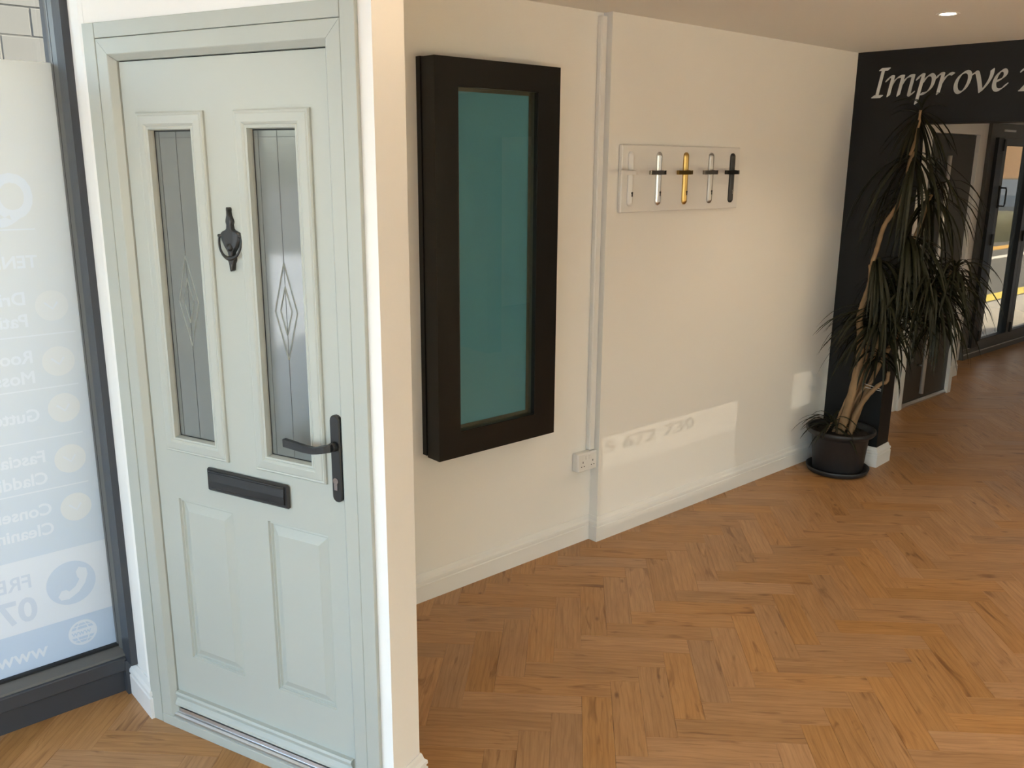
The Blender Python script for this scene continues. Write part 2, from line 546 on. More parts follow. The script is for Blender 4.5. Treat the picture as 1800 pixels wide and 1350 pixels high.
def plank_rank(pl):
    ce, dr = pl
    best = None
    for s in (-0.45, 0, 0.45):
        q = ce + dr * PL * s
        pr = project((q.x, q.y, 0))
        if pr and -5 < pr[0] < 1805 and 0 < pr[1] < 1355 and not crosses((0, 0), q, DOOR_O[:2], (1.23, 1.80)) \
           and not crosses((0, 0), q, (0.79, 2.86), (0.79, 2.65)) and not crosses((0, 0), q, (4.93, 2.68), (4.94, 2.35)):
            best = pr[2] if best is None else min(best, pr[2])
    return best
ranked = sorted([(r, i) for i, r in ((i, plank_rank(p)) for i, p in enumerate(planks)) if r is not None])
near = {i for _, i in ranked[:300]}
for i in sorted(near):
    ce, dr = planks[i]
    o = bpy.data.objects.new('plank', plank_mesh('plank', [plank_geo(ce, dr, True)]))
    o.location = (ce.x, ce.y, 0)
    COL.objects.link(o); o.parent = floor_o
rest = bpy.data.objects.new('far_planks', plank_mesh('far_planks', [plank_geo(ce, dr, False) for i, (ce, dr) in enumerate(planks) if i not in near]))
COL.objects.link(rest); rest.parent = floor_o
tag(rest, kind='stuff')

# the shop front wall: pier beside the window, recessed stretch, pilaster
wf = MB()
wf.box(0.795, 0.96, 2.66, 3.05, 0, CEIL_Z)
wf.box(0.96, 2.89, 2.735, 3.05, 0, CEIL_Z)
wf.box(2.89, 5.1, 2.685, 3.05, 0, CEIL_Z)
tag(wf.build('wall_front', WALL), 'long white painted wall carrying the black window and handle board', 'wall', kind='structure')
tag(MB().box(5.1, 7.25, 2.90, 3.12, 0, CEIL_Z).box(7.25, 7.755, 3.07, 3.40, 0, CEIL_Z).build('wall_far', WALL),
    'white wall of the second room around the dark taupe door', 'wall', kind='structure')
tag(MB().box(7.755, 12.2, 3.30, 3.40, 2.12, CEIL_Z).box(7.755, 8.40, 3.31, 3.40, 0, 2.12).build('wall_bifold', WALL),
    'white strip of wall above and beside the folding glass doors', 'wall', kind='structure')
# near black wall with the wide opening
DW = empty('wall_dark', (4.91, 2.685, 0), math.atan2(-0.997, 0.0767))
tag(DW, 'near black feature wall with white italic lettering over a wide opening', 'wall', kind='structure')
MB().box(0.0, 0.342, 0, 0.165, 0, CEIL_Z).box(0.342, 3.7, 0, 0.165, 1.970, CEIL_Z).box(3.7, 5.9, 0, 0.165, 0, CEIL_Z).build('wall_panel', DARKP, DW)
# shell out of view
def fan(xw, zw, yw=2.685):
    """point of the back wall that the glint crosses on its way to (xw, yw, zw)"""
    S = gl_o.location
    k = (-3.12 - S.y) / (yw - S.y)
    return S.x + (xw - S.x) * k, S.z + (zw - S.z) * k
FA, FB, FC, FD = fan(2.895, 0.02), fan(4.005, 0.535), fan(4.50, 0.33), fan(4.80, 0.595)
FAN = [(FA[0], FB[0], FA[1], FB[1]), (FC[0], FD[0], FC[1], FD[1])]
tag(MB().slab(-2.6, 12.2, 0, CEIL_Z, -3.2, -3.05, FAN + [(-2.50, -0.4, 0.2, 2.32), (3.2, 4.85, 0.3, 1.62)]).build('wall_back', WALL),
    'white wall behind the viewer with two small fanlights', 'wall', kind='structure')
wl = MB()
wl.slab(-3.2, 3.05, 0, CEIL_Z, -2.75, -2.6, [(-2.95, 2.45, 0.12, 2.34)])
wlo = wl.build('wall_left', WALL)
for v in wlo.data.vertices:                      # turn the slab to stand along y
    v.co = (v.co.y, v.co.x, v.co.z)
wlo.data.flip_normals()
tag(wlo, 'white side wall with the big shop window, left of the viewer', 'wall', kind='structure')
tag(MB().box(12.0, 12.2, -3.2, 3.4, 0, CEIL_Z).build('wall_right', WALL), 'white end wall of the second room', 'wall', kind='structure')

# skirting boards
sk = skirt_path(MB(), [(0.97, 2.735), (2.89, 2.735), (2.89, 2.685), (4.91, 2.685)], -1, SKIRT).build('baseboard_front', GLOSSW)
tag(sk, 'white moulded skirting board along the long white wall', 'skirting board', kind='structure')
def dwp(t, d): return (4.91 + 0.0767 * t + 0.997 * d, 2.685 - 0.997 * t + 0.0767 * d)
sk = skirt_path(MB(), [dwp(0.0, 0), dwp(0.342, 0), dwp(0.342, 0.165), dwp(-0.15, 0.165)], -1, SKIRT).build('baseboard_dark', GLOSSW)
tag(sk, 'white skirting board wrapping the end of the near black wall', 'skirting board', kind='structure')
sk = skirt_path(MB(), [(0.795, 2.832), (0.795, 2.66), (0.83, 2.66)], -1, SKIRT).build('baseboard_pier', GLOSSW)
tag(sk, 'short white skirting board between the poster window and the sage door', 'skirting board', kind='structure')
sk = skirt_path(MB(), [(7.25, 3.07), (7.755, 3.07)], -1, SKIRT).build('baseboard_far', GLOSSW)
tag(sk, 'short white skirting board right of the dark taupe door', 'skirting board', kind='structure')

# ------------------------------------------------------------------ the partition that holds the sage display door
PT = empty('wall_partition', DOOR_O, DOOR_RZ)
tag(PT, 'white freestanding partition that frames the sage green display door', 'wall', kind='structure')
MB().box(-0.03, 0.043, 0.012, 0.135, 0, CEIL_Z).box(0.863, 0.943, 0.012, 0.135, 0, CEIL_Z).box(0.043, 0.863, 0.012, 0.135, 2.061, CEIL_Z) \
    .box(0.043, 0.863, 0.085, 0.135, 0, 2.061).build('wall_panel', WALL, PT)
skirt_path(MB(), [(0.907, 0.012), (0.943, 0.012), (0.943, 0.135), (0.0, 0.135)], -1, SKIRT).build('skirting_board', GLOSSW, PT)

DO = empty('door_1', DOOR_O, DOOR_RZ)
tag(DO, 'pale sage green composite door with two tall glass panels and black fittings', 'door', kind='structure')
# architrave strips and frame, mitred
AO, AI = -0.004, 0.043          # outer / inner edge of the flat trim on the left, mirrored on the right
RO, RI = 0.906, 0.863
TO, TI = 2.101, 2.061
MB().cbox(AO, AI - 0.0012, -0.001, 0.012, 0.0, TO, 0.0012).build('architrave', SAGEF, DO)
MB().cbox(RI + 0.0012, RO, -0.001, 0.012, 0.0, TO, 0.0012).build('architrave', SAGEF, DO)
MB().cbox(AI, RI, -0.001, 0.012, TI + 0.0012, TO, 0.0012).build('architrave', SAGEF, DO)
FPROF = [(0, 0.012), (0.0, 0.0015), (0.0015, 0.0), (0.040, 0.0), (0.0425, 0.0015), (0.056, 0.0165), (0.057, 0.032), (0, 0.032)]
def jamb(side):
    m = MB(); n = len(FPROF)
    X = (lambda d: AI + d) if side < 0 else (lambda d: RI - d)
    vs_ = [(X(d), y, 0.0) for d, y in FPROF] + [(X(d), y, TI - d - 0.0004) for d, y in FPROF]
    fs = [tuple(range(n)), tuple(range(n, 2 * n))] + [(i, (i + 1) % n, n + (i + 1) % n, n + i) for i in range(n)]
    return m.add(vs_, fs).build('frame_jamb', SAGEF, DO)
jamb(-1); jamb(1)
n = len(FPROF)
vs_ = [(AI + d + 0.0004, y, TI - d) for d, y in FPROF] + [(RI - d - 0.0004, y, TI - d) for d, y in FPROF]
MB().add(vs_, [tuple(range(n)), tuple(range(n, 2 * n))] + [(i, (i + 1) % n, n + (i + 1) % n, n + i) for i in range(n)]).build('frame_head', SAGEF, DO)
MB().box(AI + 0.055, AI + 0.066, 0.027, 0.06, 0.03, TI - 0.055).box(RI - 0.066, RI - 0.055, 0.027, 0.06, 0.03, TI - 0.055) \
    .box(AI + 0.055, RI - 0.055, 0.027, 0.06, TI - 0.066, TI - 0.055).build('rubber_seal', RUBBER, DO)
MB().cbox(AI + 0.002, RI - 0.002, -0.003, 0.06, 0.0, 0.034, 0.0015).build('frame_sill', SAGEF, DO)
MB().prism([(0.004, 0.034), (0.004, 0.042), (0.010, 0.046), (0.016, 0.046), (0.019, 0.058), (0.07, 0.058), (0.07, 0.034)], 'x', AI + 0.05, RI - 0.05) \
    .build('threshold', ALU, DO)
# leaf with two glazed openings and two pressed panels
LX0, LX1, LZ0, LZ1, LY = 0.1025, 0.8035, 0.072, 2.0015, 0.0205
CAS = [(0.156, 0.403, 0.933, 1.873), (0.5075, 0.752, 0.933, 1.873)]       # glazing cassettes
PAN = [(0.182, 0.399, 0.260, 0.785), (0.531, 0.745, 0.260, 0.785)]        # lower panels
leaf = MB().slab(LX0, LX1, LZ0, LZ1, LY, LY + 0.044,
                 [(a + 0.03, b - 0.03, c + 0.03, d - 0.03) for a, b, c, d in CAS] + PAN).build('door_leaf', SAGE, DO)
for a, b, c, d in PAN:
    MB().rings(a, b, c, d, [(0, LY), (0.003, LY + 0.006), (0.007, LY + 0.0045), (0.010, LY + 0.010), (0.013, LY + 0.0105), (0.034, LY + 0.0015), (0.036, LY + 0.0005)], True) \
        .build('moulded_panel', SAGE, leaf, recalc=True)
for a, b, c, d in CAS:
    MB().rings(a, b, c, d, [(0, LY + 0.001), (0.0005, LY - 0.006), (0.004, LY - 0.0095), (0.008, LY - 0.0085), (0.011, LY - 0.0105), (0.030, LY - 0.0125),
                            (0.034, LY - 0.0105), (0.037, LY - 0.008), (0.040, LY - 0.0095), (0.0445, LY - 0.0085), (0.047, LY + 0.004), (0.047, LY + 0.012)]) \
        .build('glazing_cassette', SAGE, leaf)
    g = MB().box(a + 0.02, b - 0.02, LY + 0.010, LY + 0.030, c + 0.02, d - 0.02).build('glass_pane', DGLASS, DO)
    # black spacer edge round the glass, lead lines and cut diamonds
    MB().rings(a + 0.046, b - 0.046, c + 0.046, d - 0.046, [(0, LY + 0.0095), (0.004, LY + 0.0094)]).build('glass_seal', RUBBER, g)
    cx, cz = (a + b) / 2, 1.405
    le = MB()
    for xx in (a + 0.064, cx + 0.003):
        le.box(xx - 0.0005, xx + 0.0005, LY + 0.0092, LY + 0.011, c + 0.05, d - 0.05 if xx < cx else d - 0.05)
    le.box(a + 0.05, b - 0.05, LY + 0.009, LY + 0.011, d - 0.066, d - 0.0648)
    le.build('lead_line', LEAD, g)
    def dia(zc, hw_, hh, w_):
        mb = MB()
        pts = [(cx + 0.003, zc + hh), (cx + 0.003 + hw_, zc), (cx + 0.003, zc - hh), (cx + 0.003 - hw_, zc)]
        for i in range(4):
            p, q = Vector(pts[i]), Vector(pts[(i + 1) % 4])
            dd = (q - p).normalized(); nn = Vector((-dd.y, dd.x)) * w_
            e0, e1 = LY + 0.0100, LY + 0.0068
            mb.add([(p.x - nn.x, e0, p.y - nn.y), (q.x - nn.x, e0, q.y - nn.y), (q.x, e1, q.y), (p.x, e1, p.y), (q.x + nn.x, e0, q.y + nn.y), (p.x + nn.x, e0, p.y + nn.y)],
                   [(0, 1, 2, 3), (3, 2, 4, 5)])
        return mb
    dia(cz - 0.03, 0.037, 0.125, 0.0011).build('cut_diamond', BEVEL, g)
    dia(cz - 0.028, 0.019, 0.062, 0.0011).build('cut_diamond', BEVEL, g)
# weather bar along the foot
MB().prism([(LY + 0.002, 0.125), (LY - 0.012, 0.124), (LY - 0.016, 0.118), (LY - 0.012, 0.108), (LY - 0.009, 0.102), (LY - 0.018, 0.090), (LY - 0.020, 0.082), (LY + 0.002, 0.080)],
           'x', LX0 + 0.003, LX1 - 0.003).build('weather_bar', SAGE, DO)
# letter plate
lp = MB().cbox(0.317, 0.621, LY - 0.011, LY + 0.001, 0.838, 0.907, 0.005).build('letter_plate', BLACKH, DO)
MB().prism([(LY - 0.010, 0.899), (LY - 0.0145, 0.895), (LY - 0.0165, 0.872), (LY - 0.0150, 0.852), (LY - 0.010, 0.847)], 'x', 0.329, 0.609).build('letter_flap', BLACKH, lp)
MB().tube([(0.329, LY - 0.0125, 0.8985), (0.609, LY - 0.0125, 0.8985)], 0.003, 8).build('hinge_pin', BLACKH, lp)

def rounded_plate(mb, xc, z0, z1, w, y0, y1, ch=0.004, seg=8, dome=(0.004, 0.0)):
    """long plate with round ends, chamfered front at y0"""
    def outline(r, inset):
        pts = []
        for k in range(seg + 1):
            a = math.pi * k / seg
            pts.append((xc + r * math.cos(a), z1 - w / 2 + r * math.sin(a)))
        for k in range(seg + 1):
            a = math.pi + math.pi * k / seg
            pts.append((xc + r * math.cos(a), z0 + w / 2 + r * math.sin(a)))
        return pts
    rings_ = [(outline(w / 2, 0), y1), (outline(w / 2, 0), y0 + ch), (outline(w / 2 - ch, 0), y0), (outline(max(0.0015, w / 2 - ch - dome[0]), 0), y0 - dome[1])]
    N = len(rings_[0][0])
    vs_ = [(p[0], y, p[1]) for o, y in rings_ for p in o]
    fs = [(i * N + k, i * N + (k + 1) % N, (i + 1) * N + (k + 1) % N, (i + 1) * N + k) for i in range(3) for k in range(N)]
    fs.append(tuple(3 * N + k for k in range(N)))
    mb.add(vs_, fs)
    return mb
# lever handle
hx = 0.7905
hp = rounded_plate(MB(), hx, 0.893, 1.128, 0.032, LY - 0.012, LY + 0.001, 0.003).build('door_handle', BLACKH, DO)
lev = MB()
lev.tube([(hx, LY - 0.010, 1.046), (hx, LY - 0.030, 1.046)], [0.013, 0.0115], 16)
def rect_sweep(mb, stations):
    """stations: (centre xyz, half width vector a, half width vector b)"""
    vs_, fs = [], []
    for c, a, b in stations:
        c, a, b = Vector(c), Vector(a), Vector(b)
        vs_ += [c - a - b, c + a - b, c + a + b, c - a + b]
    for i in range(len(stations) - 1):
        for k in range(4):
            k2 = (k + 1) % 4
            fs.append((4 * i + k, 4 * i + k2, 4 * i + 4 + k2, 4 * i + 4 + k))
    fs += [(3, 2, 1, 0), tuple(4 * (len(stations) - 1) + k for k in range(4))]
    mb.add([v[:] for v in vs_], fs)
    return mb
rect_sweep(lev, [((hx + 0.008, LY - 0.036, 1.049), (0.002, -0.006, 0), (0, 0, 0.010)), ((hx - 0.006, LY - 0.047, 1.047), (0.003, -0.005, 0), (0, 0, 0.0095)),
                 ((hx - 0.022, LY - 0.053, 1.0435), (0.001, -0.006, 0), (0, 0, 0.009)), ((hx - 0.036, LY - 0.053, 1.0405), (0, -0.0065, 0), (0.001, 0, 0.0085)),
                 ((hx - 0.066, LY - 0.053, 1.041), (0, -0.0065, 0), (0, 0, 0.0092)), ((hx - 0.133, LY - 0.051, 1.0465), (0, -0.006, 0), (0, 0, 0.0105)),
                 ((hx - 0.136, LY - 0.051, 1.0465), (0, -0.005, 0), (0, 0, 0.0095))])
lev.build('lever', BLACKH, hp)
cy = MB()
cyp = [(hx + 0.0085 * math.cos(a), 0.953 + 0.0085 * math.sin(a)) for a in [math.radians(d) for d in range(-50, 231, 20)]] + [(hx - 0.005, 0.928), (hx + 0.005, 0.928)]
cy.prism(cyp, 'y', LY - 0.016, LY - 0.002)
cyl = cy.build('lock_cylinder', CHROME, hp)
tag(cyl, 'nickel lock cylinder')
# urn shaped knocker
kx = 0.471
KZ = 1.471
ko = [(0.000, 0.164), (0.0038, 0.1625), (0.005, 0.158), (0.0042, 0.152), (0.0055, 0.143), (0.011, 0.131), (0.0118, 0.126), (0.0092, 0.119), (0.0105, 0.110), (0.014, 0.106),
      (0.028, 0.101), (0.0335, 0.096), (0.0345, 0.089), (0.031, 0.078), (0.024, 0.065), (0.0155, 0.055), (0.0105, 0.049), (0.008, 0.041), (0.013, 0.034), (0.012, 0.027), (0.008, 0.020), (0.0055, 0.008), (0.0045, 0.003), (0.0, 0.000)]
poly = [(kx + x, KZ + z) for x, z in ko] + [(kx - x, KZ + z) for x, z in ko[-2:0:-1]]
N = len(poly)
cen = sum((Vector(p) for p in poly), Vector((0, 0))) / N
def off(p, k): return (kx + (p[0] - kx) * k, p[1])
lay = [([p for p in poly], LY + 0.001), ([p for p in poly], LY - 0.007), ([off(p, 0.82) for p in poly], LY - 0.011), ([off(p, 0.45) for p in poly], LY - 0.0135)]
vs_ = [(p[0], y, p[1]) for o, y in lay for p in o]
fs = [(i * N + k, i * N + (k + 1) % N, (i + 1) * N + (k + 1) % N, (i + 1) * N + k) for i in range(3) for k in range(N)]
fs += [tuple(3 * N + k for k in range(N))]
kb = MB().add(vs_, fs).build('door_knocker', BLACKH, DO)
rg = MB()
arc = [(kx - 0.0385, LY - 0.007, KZ + 0.090), (kx - 0.0385, LY - 0.009, KZ + 0.074), (kx - 0.034, LY - 0.011, KZ + 0.056), (kx - 0.024, LY - 0.012, KZ + 0.042), (kx - 0.011, LY - 0.013, KZ + 0.035),
       (kx, LY - 0.014, KZ + 0.034), (kx + 0.011, LY - 0.013, KZ + 0.035), (kx + 0.024, LY - 0.012, KZ + 0.042), (kx + 0.034, LY - 0.011, KZ + 0.056), (kx + 0.0385, LY - 0.009, KZ + 0.074), (kx + 0.0385, LY - 0.007, KZ + 0.090)]
rg.tube(smooth_path(arc, 4), [0.0032 + 0.0036 * max(0.0, 1 - abs(i - 20) / 9.0) for i in range(41)], 12)
rg.tube([(kx - 0.041, LY - 0.007, KZ + 0.0905), (kx + 0.041, LY - 0.007, KZ + 0.0905)], 0.0042, 10)
rg.build('knocker_ring', BLACKH, kb)
MB().lathe([(0.0, -0.0105), (0.006, -0.009), (0.010, -0.003), (0.010, 0.003), (0.006, 0.009), (0.0, 0.0105)], 20, (kx + 0.002, LY - 0.0105, KZ + 0.062)).build('knocker_boss', BLACKH, kb)

# ------------------------------------------------------------------ shop window with the printed poster film
def loops_of(me):
    """boundary edges of a flat mesh"""
    cnt = {}
    for p in me.polygons:
        vs_ = list(p.vertices)
        for i in range(len(vs_)):
            e = (vs_[i], vs_[(i + 1) % len(vs_)])
            cnt.setdefault(tuple(sorted(e)), []).append(e)
    return [v[0] for v in cnt.values() if len(v) == 1]
def text_shape(txt, size, bold=0.0, shear=0.0):
    """flat outline of a line of text in its own (x, y), start at x=0, baseline y=0; size = capital height"""
    cu = bpy.data.curves.new('text', 'FONT')
    cu.body = txt; cu.size = size / 0.729 * 1.0; cu.shear = shear; cu.offset = bold * size; cu.resolution_u = 4
    ob = bpy.data.objects.new('text', cu); COL.objects.link(ob)
    dg = bpy.context.evaluated_depsgraph_get(); dg.update()
    me = bpy.data.meshes.new_from_object(ob.evaluated_get(dg))
    bpy.data.objects.remove(ob); bpy.data.curves.remove(cu)
    bm = bmesh.new(); bm.from_mesh(me); bmesh.ops.remove_doubles(bm, verts=bm.verts, dist=1e-7); bm.to_mesh(me); bm.free()
    V = [(v.co.x, v.co.y) for v in me.vertices]
    Fc = [tuple(p.vertices) for p in me.polygons]
    E_ = loops_of(me)
    x0 = min(v[0] for v in V)
    V = [(v[0] - x0, v[1]) for v in V]
    bpy.data.meshes.remove(me)
    return V, Fc, E_
def disc_shape(r, seg=36):
    V = [(r * math.cos(2 * math.pi * k / seg), r * math.sin(2 * math.pi * k / seg)) for k in range(seg)]
    return V, [tuple(range(seg))], [(k, (k + 1) % seg) for k in range(seg)]
def poly_shape(V):
    n_ = len(V)
    return list(V), [tuple(range(n_))], [(k, (k + 1) % n_) for k in range(n_)]
def stroke_shape(pts, w):
    P = [Vector(p) for p in pts]
    l_, r_ = [], []
    for i, p in enumerate(P):
        d = (P[min(i + 1, len(P) - 1)] - P[max(i - 1, 0)]).normalized()
        nn = Vector((-d.y, d.x)) * w / 2
        l_.append((p + nn)[:]); r_.append((p - nn)[:])
    return poly_shape(l_ + r_[::-1])
def placed(shape, x, z, mirror=True):
    V, Fc, E_ = shape
    return [((x - v[0]) if mirror else (x + v[0]), z + v[1]) for v in V], Fc, E_
def with_holes(rect, shapes):
    """flat sheet rect=(x0,x1,z0,z1) (or an outline shape) with the given shapes cut out; returns verts, tris"""
    V, E_ = [], []
    outer = poly_shape([(rect[0], rect[2]), (rect[1], rect[2]), (rect[1], rect[3]), (rect[0], rect[3])]) if len(rect) == 4 else rect
    for sh in [outer] + shapes:
        o = len(V)
        V += [tuple(p) for p in sh[0]]
        E_ += [(a + o, b + o) for a, b in sh[2]]
    rv, re, rf, *_ = geometry.delaunay_2d_cdt([Vector(p) for p in V], E_, [], 0, 1e-7)
    A = np.array([V[e[0]] for e in E_]); B = np.array([V[e[1]] for e in E_])
    out = []
    for f in rf:
        c = sum((rv[i] for i in f), Vector((0, 0))) / len(f)
        cond = (A[:, 1] > c.y) != (B[:, 1] > c.y)
        a, b = A[cond], B[cond]
        xs = a[:, 0] + (c.y - a[:, 1]) / (b[:, 1] - a[:, 1]) * (b[:, 0] - a[:, 0])
        if (np.sum(xs > c.x) % 2) == 1: out.append(tuple(f))
    return [(v.x, v.y) for v in rv], out
def sheet(name, m, parent, y, V, Fc):
    me = bpy.data.meshes.new(name)
    me.from_pydata([(v[0], y, v[1]) for v in V], [], Fc)
    me.materials.append(m)
    o = bpy.data.objects.new(name, me); COL.objects.link(o); o.parent = parent
    return o

WY = 2.90
W1 = empty('window_1', (0, 0, 0))
tag(W1, 'anthracite shop window covered by a pale mirrored services poster', 'window', kind='structure')
# stall riser and frame members
MB().box(-2.6, 0.795, 2.862, 2.99, 0, 0.088).build('stall_riser', ANTH, W1)
MB().cbox(-2.6, 0.774, 2.836, 2.98, 0.088, 0.136, 0.003).build('bottom_rail', ANTH, W1)
MB().prism([(2.848, 0.135), (2.852, 0.142), (2.893, 0.162), (2.91, 0.162), (2.91, 0.135)], 'x', -2.6, 0.774).build('glazing_bead', ANTHL, W1)
MB().box(0.774, 0.7958, 2.787, 2.98, 0.125, CEIL_Z).box(0.768, 0.7958, 2.832, 2.98, 0, 0.125).build('side_post', ANTH, W1)
MB().prism([(0.774, 2.862), (0.774, 2.91), (0.766, 2.91), (0.766, 2.892)], 'z', 0.155, CEIL_Z).build('glazing_bead', ANTHL, W1)
MB().box(0.7675, 0.772, 2.884, 2.906, 0.155, CEIL_Z).build('glass_seal', RUBBER, W1)
MB().box(-2.6, 0.77, 2.884, 2.906, 0.160, 0.166).build('glass_seal', RUBBER, W1)
MB().box(-0.72, -0.62, 2.852, 2.98, 0.146, CEIL_Z).build('mullion', ANTH, W1)
MB().box(-2.6, 0.774, 2.852, 2.98, 2.30, CEIL_Z).build('head_rail', ANTH, W1)
MB().box(-0.64, 0.772, WY + 0.004, WY + 0.010, 0.155, 2.32).build('glass_pane', GLASS, W1)
MB().box(-2.6, -0.70, WY + 0.004, WY + 0.010, 0.155, 2.32).build('glass_pane', GLASS, W1)

PO = empty('window_poster', (0, 0, 0))
tag(PO, 'large pale services poster on the shop window, read from outside', 'poster')
PX0, PX1, PZ0, PZ1 = -0.60, 0.7665, 0.168, 2.020
MB().box(PX0, PX1, WY + 0.0005, WY + 0.0025, PZ0, PZ1).build('film_backing', film, PO)
YI = WY - 0.0006
holes, discs = [], []
q_ = text_shape('Q', 0.125, 0.045)
holes.append(placed(([(v[0] * 0.80, v[1]) for v in q_[0]], q_[1], q_[2]), 0.676, 1.588))
holes.append(placed(text_shape('TENDRING', 0.037, 0.03), 0.668, 1.441))
for x0_, z_ in ((0.672, 1.552), (0.749, 1.238), (0.741, 1.074), (0.737, 0.917), (0.737, 0.753)):
    holes.append(poly_shape([(PX0 + 0.03, z_ - 0.002), (x0_, z_ - 0.002), (x0_, z_ + 0.002), (PX0 + 0.03, z_ + 0.002)]))
for words_, z_ in [((('Driveway', 1.333),), 0), ((('Patio', 1.267),), 0), ((('Roof', 1.157),), 0), ((('Moss', 1.095),), 0), ((('Gutter', 0.977),), 0),
        ((('Fascia', 0.843),), 0), ((('Cladding', 0.774),), 0), ((('Conservatory', 0.672),), 0), ((('Cleaning', 0.607),), 0)]:
    for w_, zb in words_:
        holes.append(placed(text_shape(w_, 0.039, 0.03), 0.6215, zb))
ticks = []
for zc in (1.323, 1.152, 1.004, 0.838, 0.676):
    holes.append(placed(disc_shape(0.046), 0.692, zc))
    ticks.append((0.692, zc))
V_, F_ = with_holes((PX0, PX1, 0.543, PZ1), holes)
sheet('service_list_print', INK_TOP, PO, YI, V_, F_)
for x_, zc in ticks:
    tk = stroke_shape([(x_ + 0.016, zc + 0.010), (x_ + 0.002, zc - 0.010), (x_ - 0.020, zc + 0.010)], 0.006)
    V_, F_ = with_holes(placed(disc_shape(0.046), x_, zc), [tk])
    sheet('tick_badge', INK_YEL, PO, YI, V_, F_)
# phone band
ph = [(0.690 - 0.012, 0.472), (0.700, 0.462), (0.702, 0.440), (0.692, 0.412), (0.670, 0.386), (0.640, 0.370), (0.616, 0.372), (0.608, 0.386), (0.620, 0.404), (0.634, 0.404), (0.642, 0.396),
      (0.662, 0.408), (0.676, 0.430), (0.670, 0.440), (0.668, 0.458)]
V_, F_ = with_holes(placed(disc_shape(0.074, 48), 0.651, 0.424), [poly_shape(ph)])
sheet('telephone_badge', INK_DISC, PO, YI, V_, F_)
t_ = placed(text_shape('FREE', 0.047, 0.02), 0.537, 0.447); sheet('print_text', INK_GREY, PO, YI, t_[0], t_[1])
t_ = placed(text_shape('07', 0.080, 0.035), 0.545, 0.338); sheet('print_text', INK_GREY, PO, YI, t_[0], t_[1])
# web band with globe
gx, gz, gr = 0.667, 0.241, 0.044
band_holes = [placed(text_shape('www.', 0.036 / 0.73 , 0.02), 0.560, 0.201), placed(disc_shape(gr, 40), gx, gz)]
V_, F_ = with_holes((PX0, PX1, PZ0, 0.302), band_holes)
sheet('web_band_print', INK_BLUE, PO, YI, V_, F_)
globe = MB()
def cells(z0, z1, xs):
    for a, b in xs:
        V4 = []
        for zz in (z0, z1):
            hw_ = math.sqrt(max(0.0, (gr * 0.86) ** 2 - (zz - gz) ** 2))
            V4.append([(gx + hw_ * a, zz), (gx + hw_ * b, zz)])
        globe.add([(V4[0][0][0], 0, V4[0][0][1]), (V4[0][1][0], 0, V4[0][1][1]), (V4[1][1][0], 0, V4[1][1][1]), (V4[1][0][0], 0, V4[1][0][1])], [(0, 1, 2, 3)])
for z0_, z1_ in ((gz + 0.014, gz + 0.023), (gz + 0.026, gz + 0.034), (gz - 0.023, gz - 0.014), (gz - 0.034, gz - 0.026)):
    cells(z0_, z1_, [(-0.97, -0.56), (-0.44, 0.44), (0.56, 0.97)])
tw = placed(text_shape('www', 0.020, 0.02), gx + 0.026, gz - 0.007)
globe.add([(p[0], 0, p[1]) for p in tw[0]], tw[1])
globe.build('globe_print', INK_BLUE, PO, recalc=False, loc=(0, YI, 0))

# ------------------------------------------------------------------ black framed teal window sample on the white wall
BF = empty('window_sample', (1.93, 2.735, 0.618))
tag(BF, 'black framed window sample with a teal pane hung on the white wall', 'window sample')
BW, BH = 0.613, 1.498
bfm = MB()
bfm.slab(0, BW, 0.003, BH - 0.004, -0.105, -0.028, [(0.105, BW - 0.117, 0.105, BH - 0.100)])
bfm.build('sash_frame', BLACKF, BF)
MB().slab(-0.004, BW + 0.004, 0.010, BH - 0.002, -0.026, -0.001, [(0.1, BW - 0.1, 0.1, BH - 0.1)]).build('outer_frame', BLACKF, BF)
MB().rings(0.105, BW - 0.117, 0.105, BH - 0.100, [(-0.004, -0.1055), (0.0, -0.106), (0.002, -0.103), (0.002, -0.085)]).build('glazing_bead', BLACKF, BF)
MB().rings(0.106, BW - 0.118, 0.106, BH - 0.101, [(0, -0.088), (0.0, -0.066), (0.014, -0.066)]).build('spacer_bar', SPACER, BF)
MB().box(0.102, BW - 0.114, -0.064, -0.040, 0.102, BH - 0.097).build('teal_panel', TEAL, BF)
MB().box(0.104, BW - 0.116, -0.088, -0.084, 0.104, BH - 0.099).build('glass_pane', GLASS, BF)

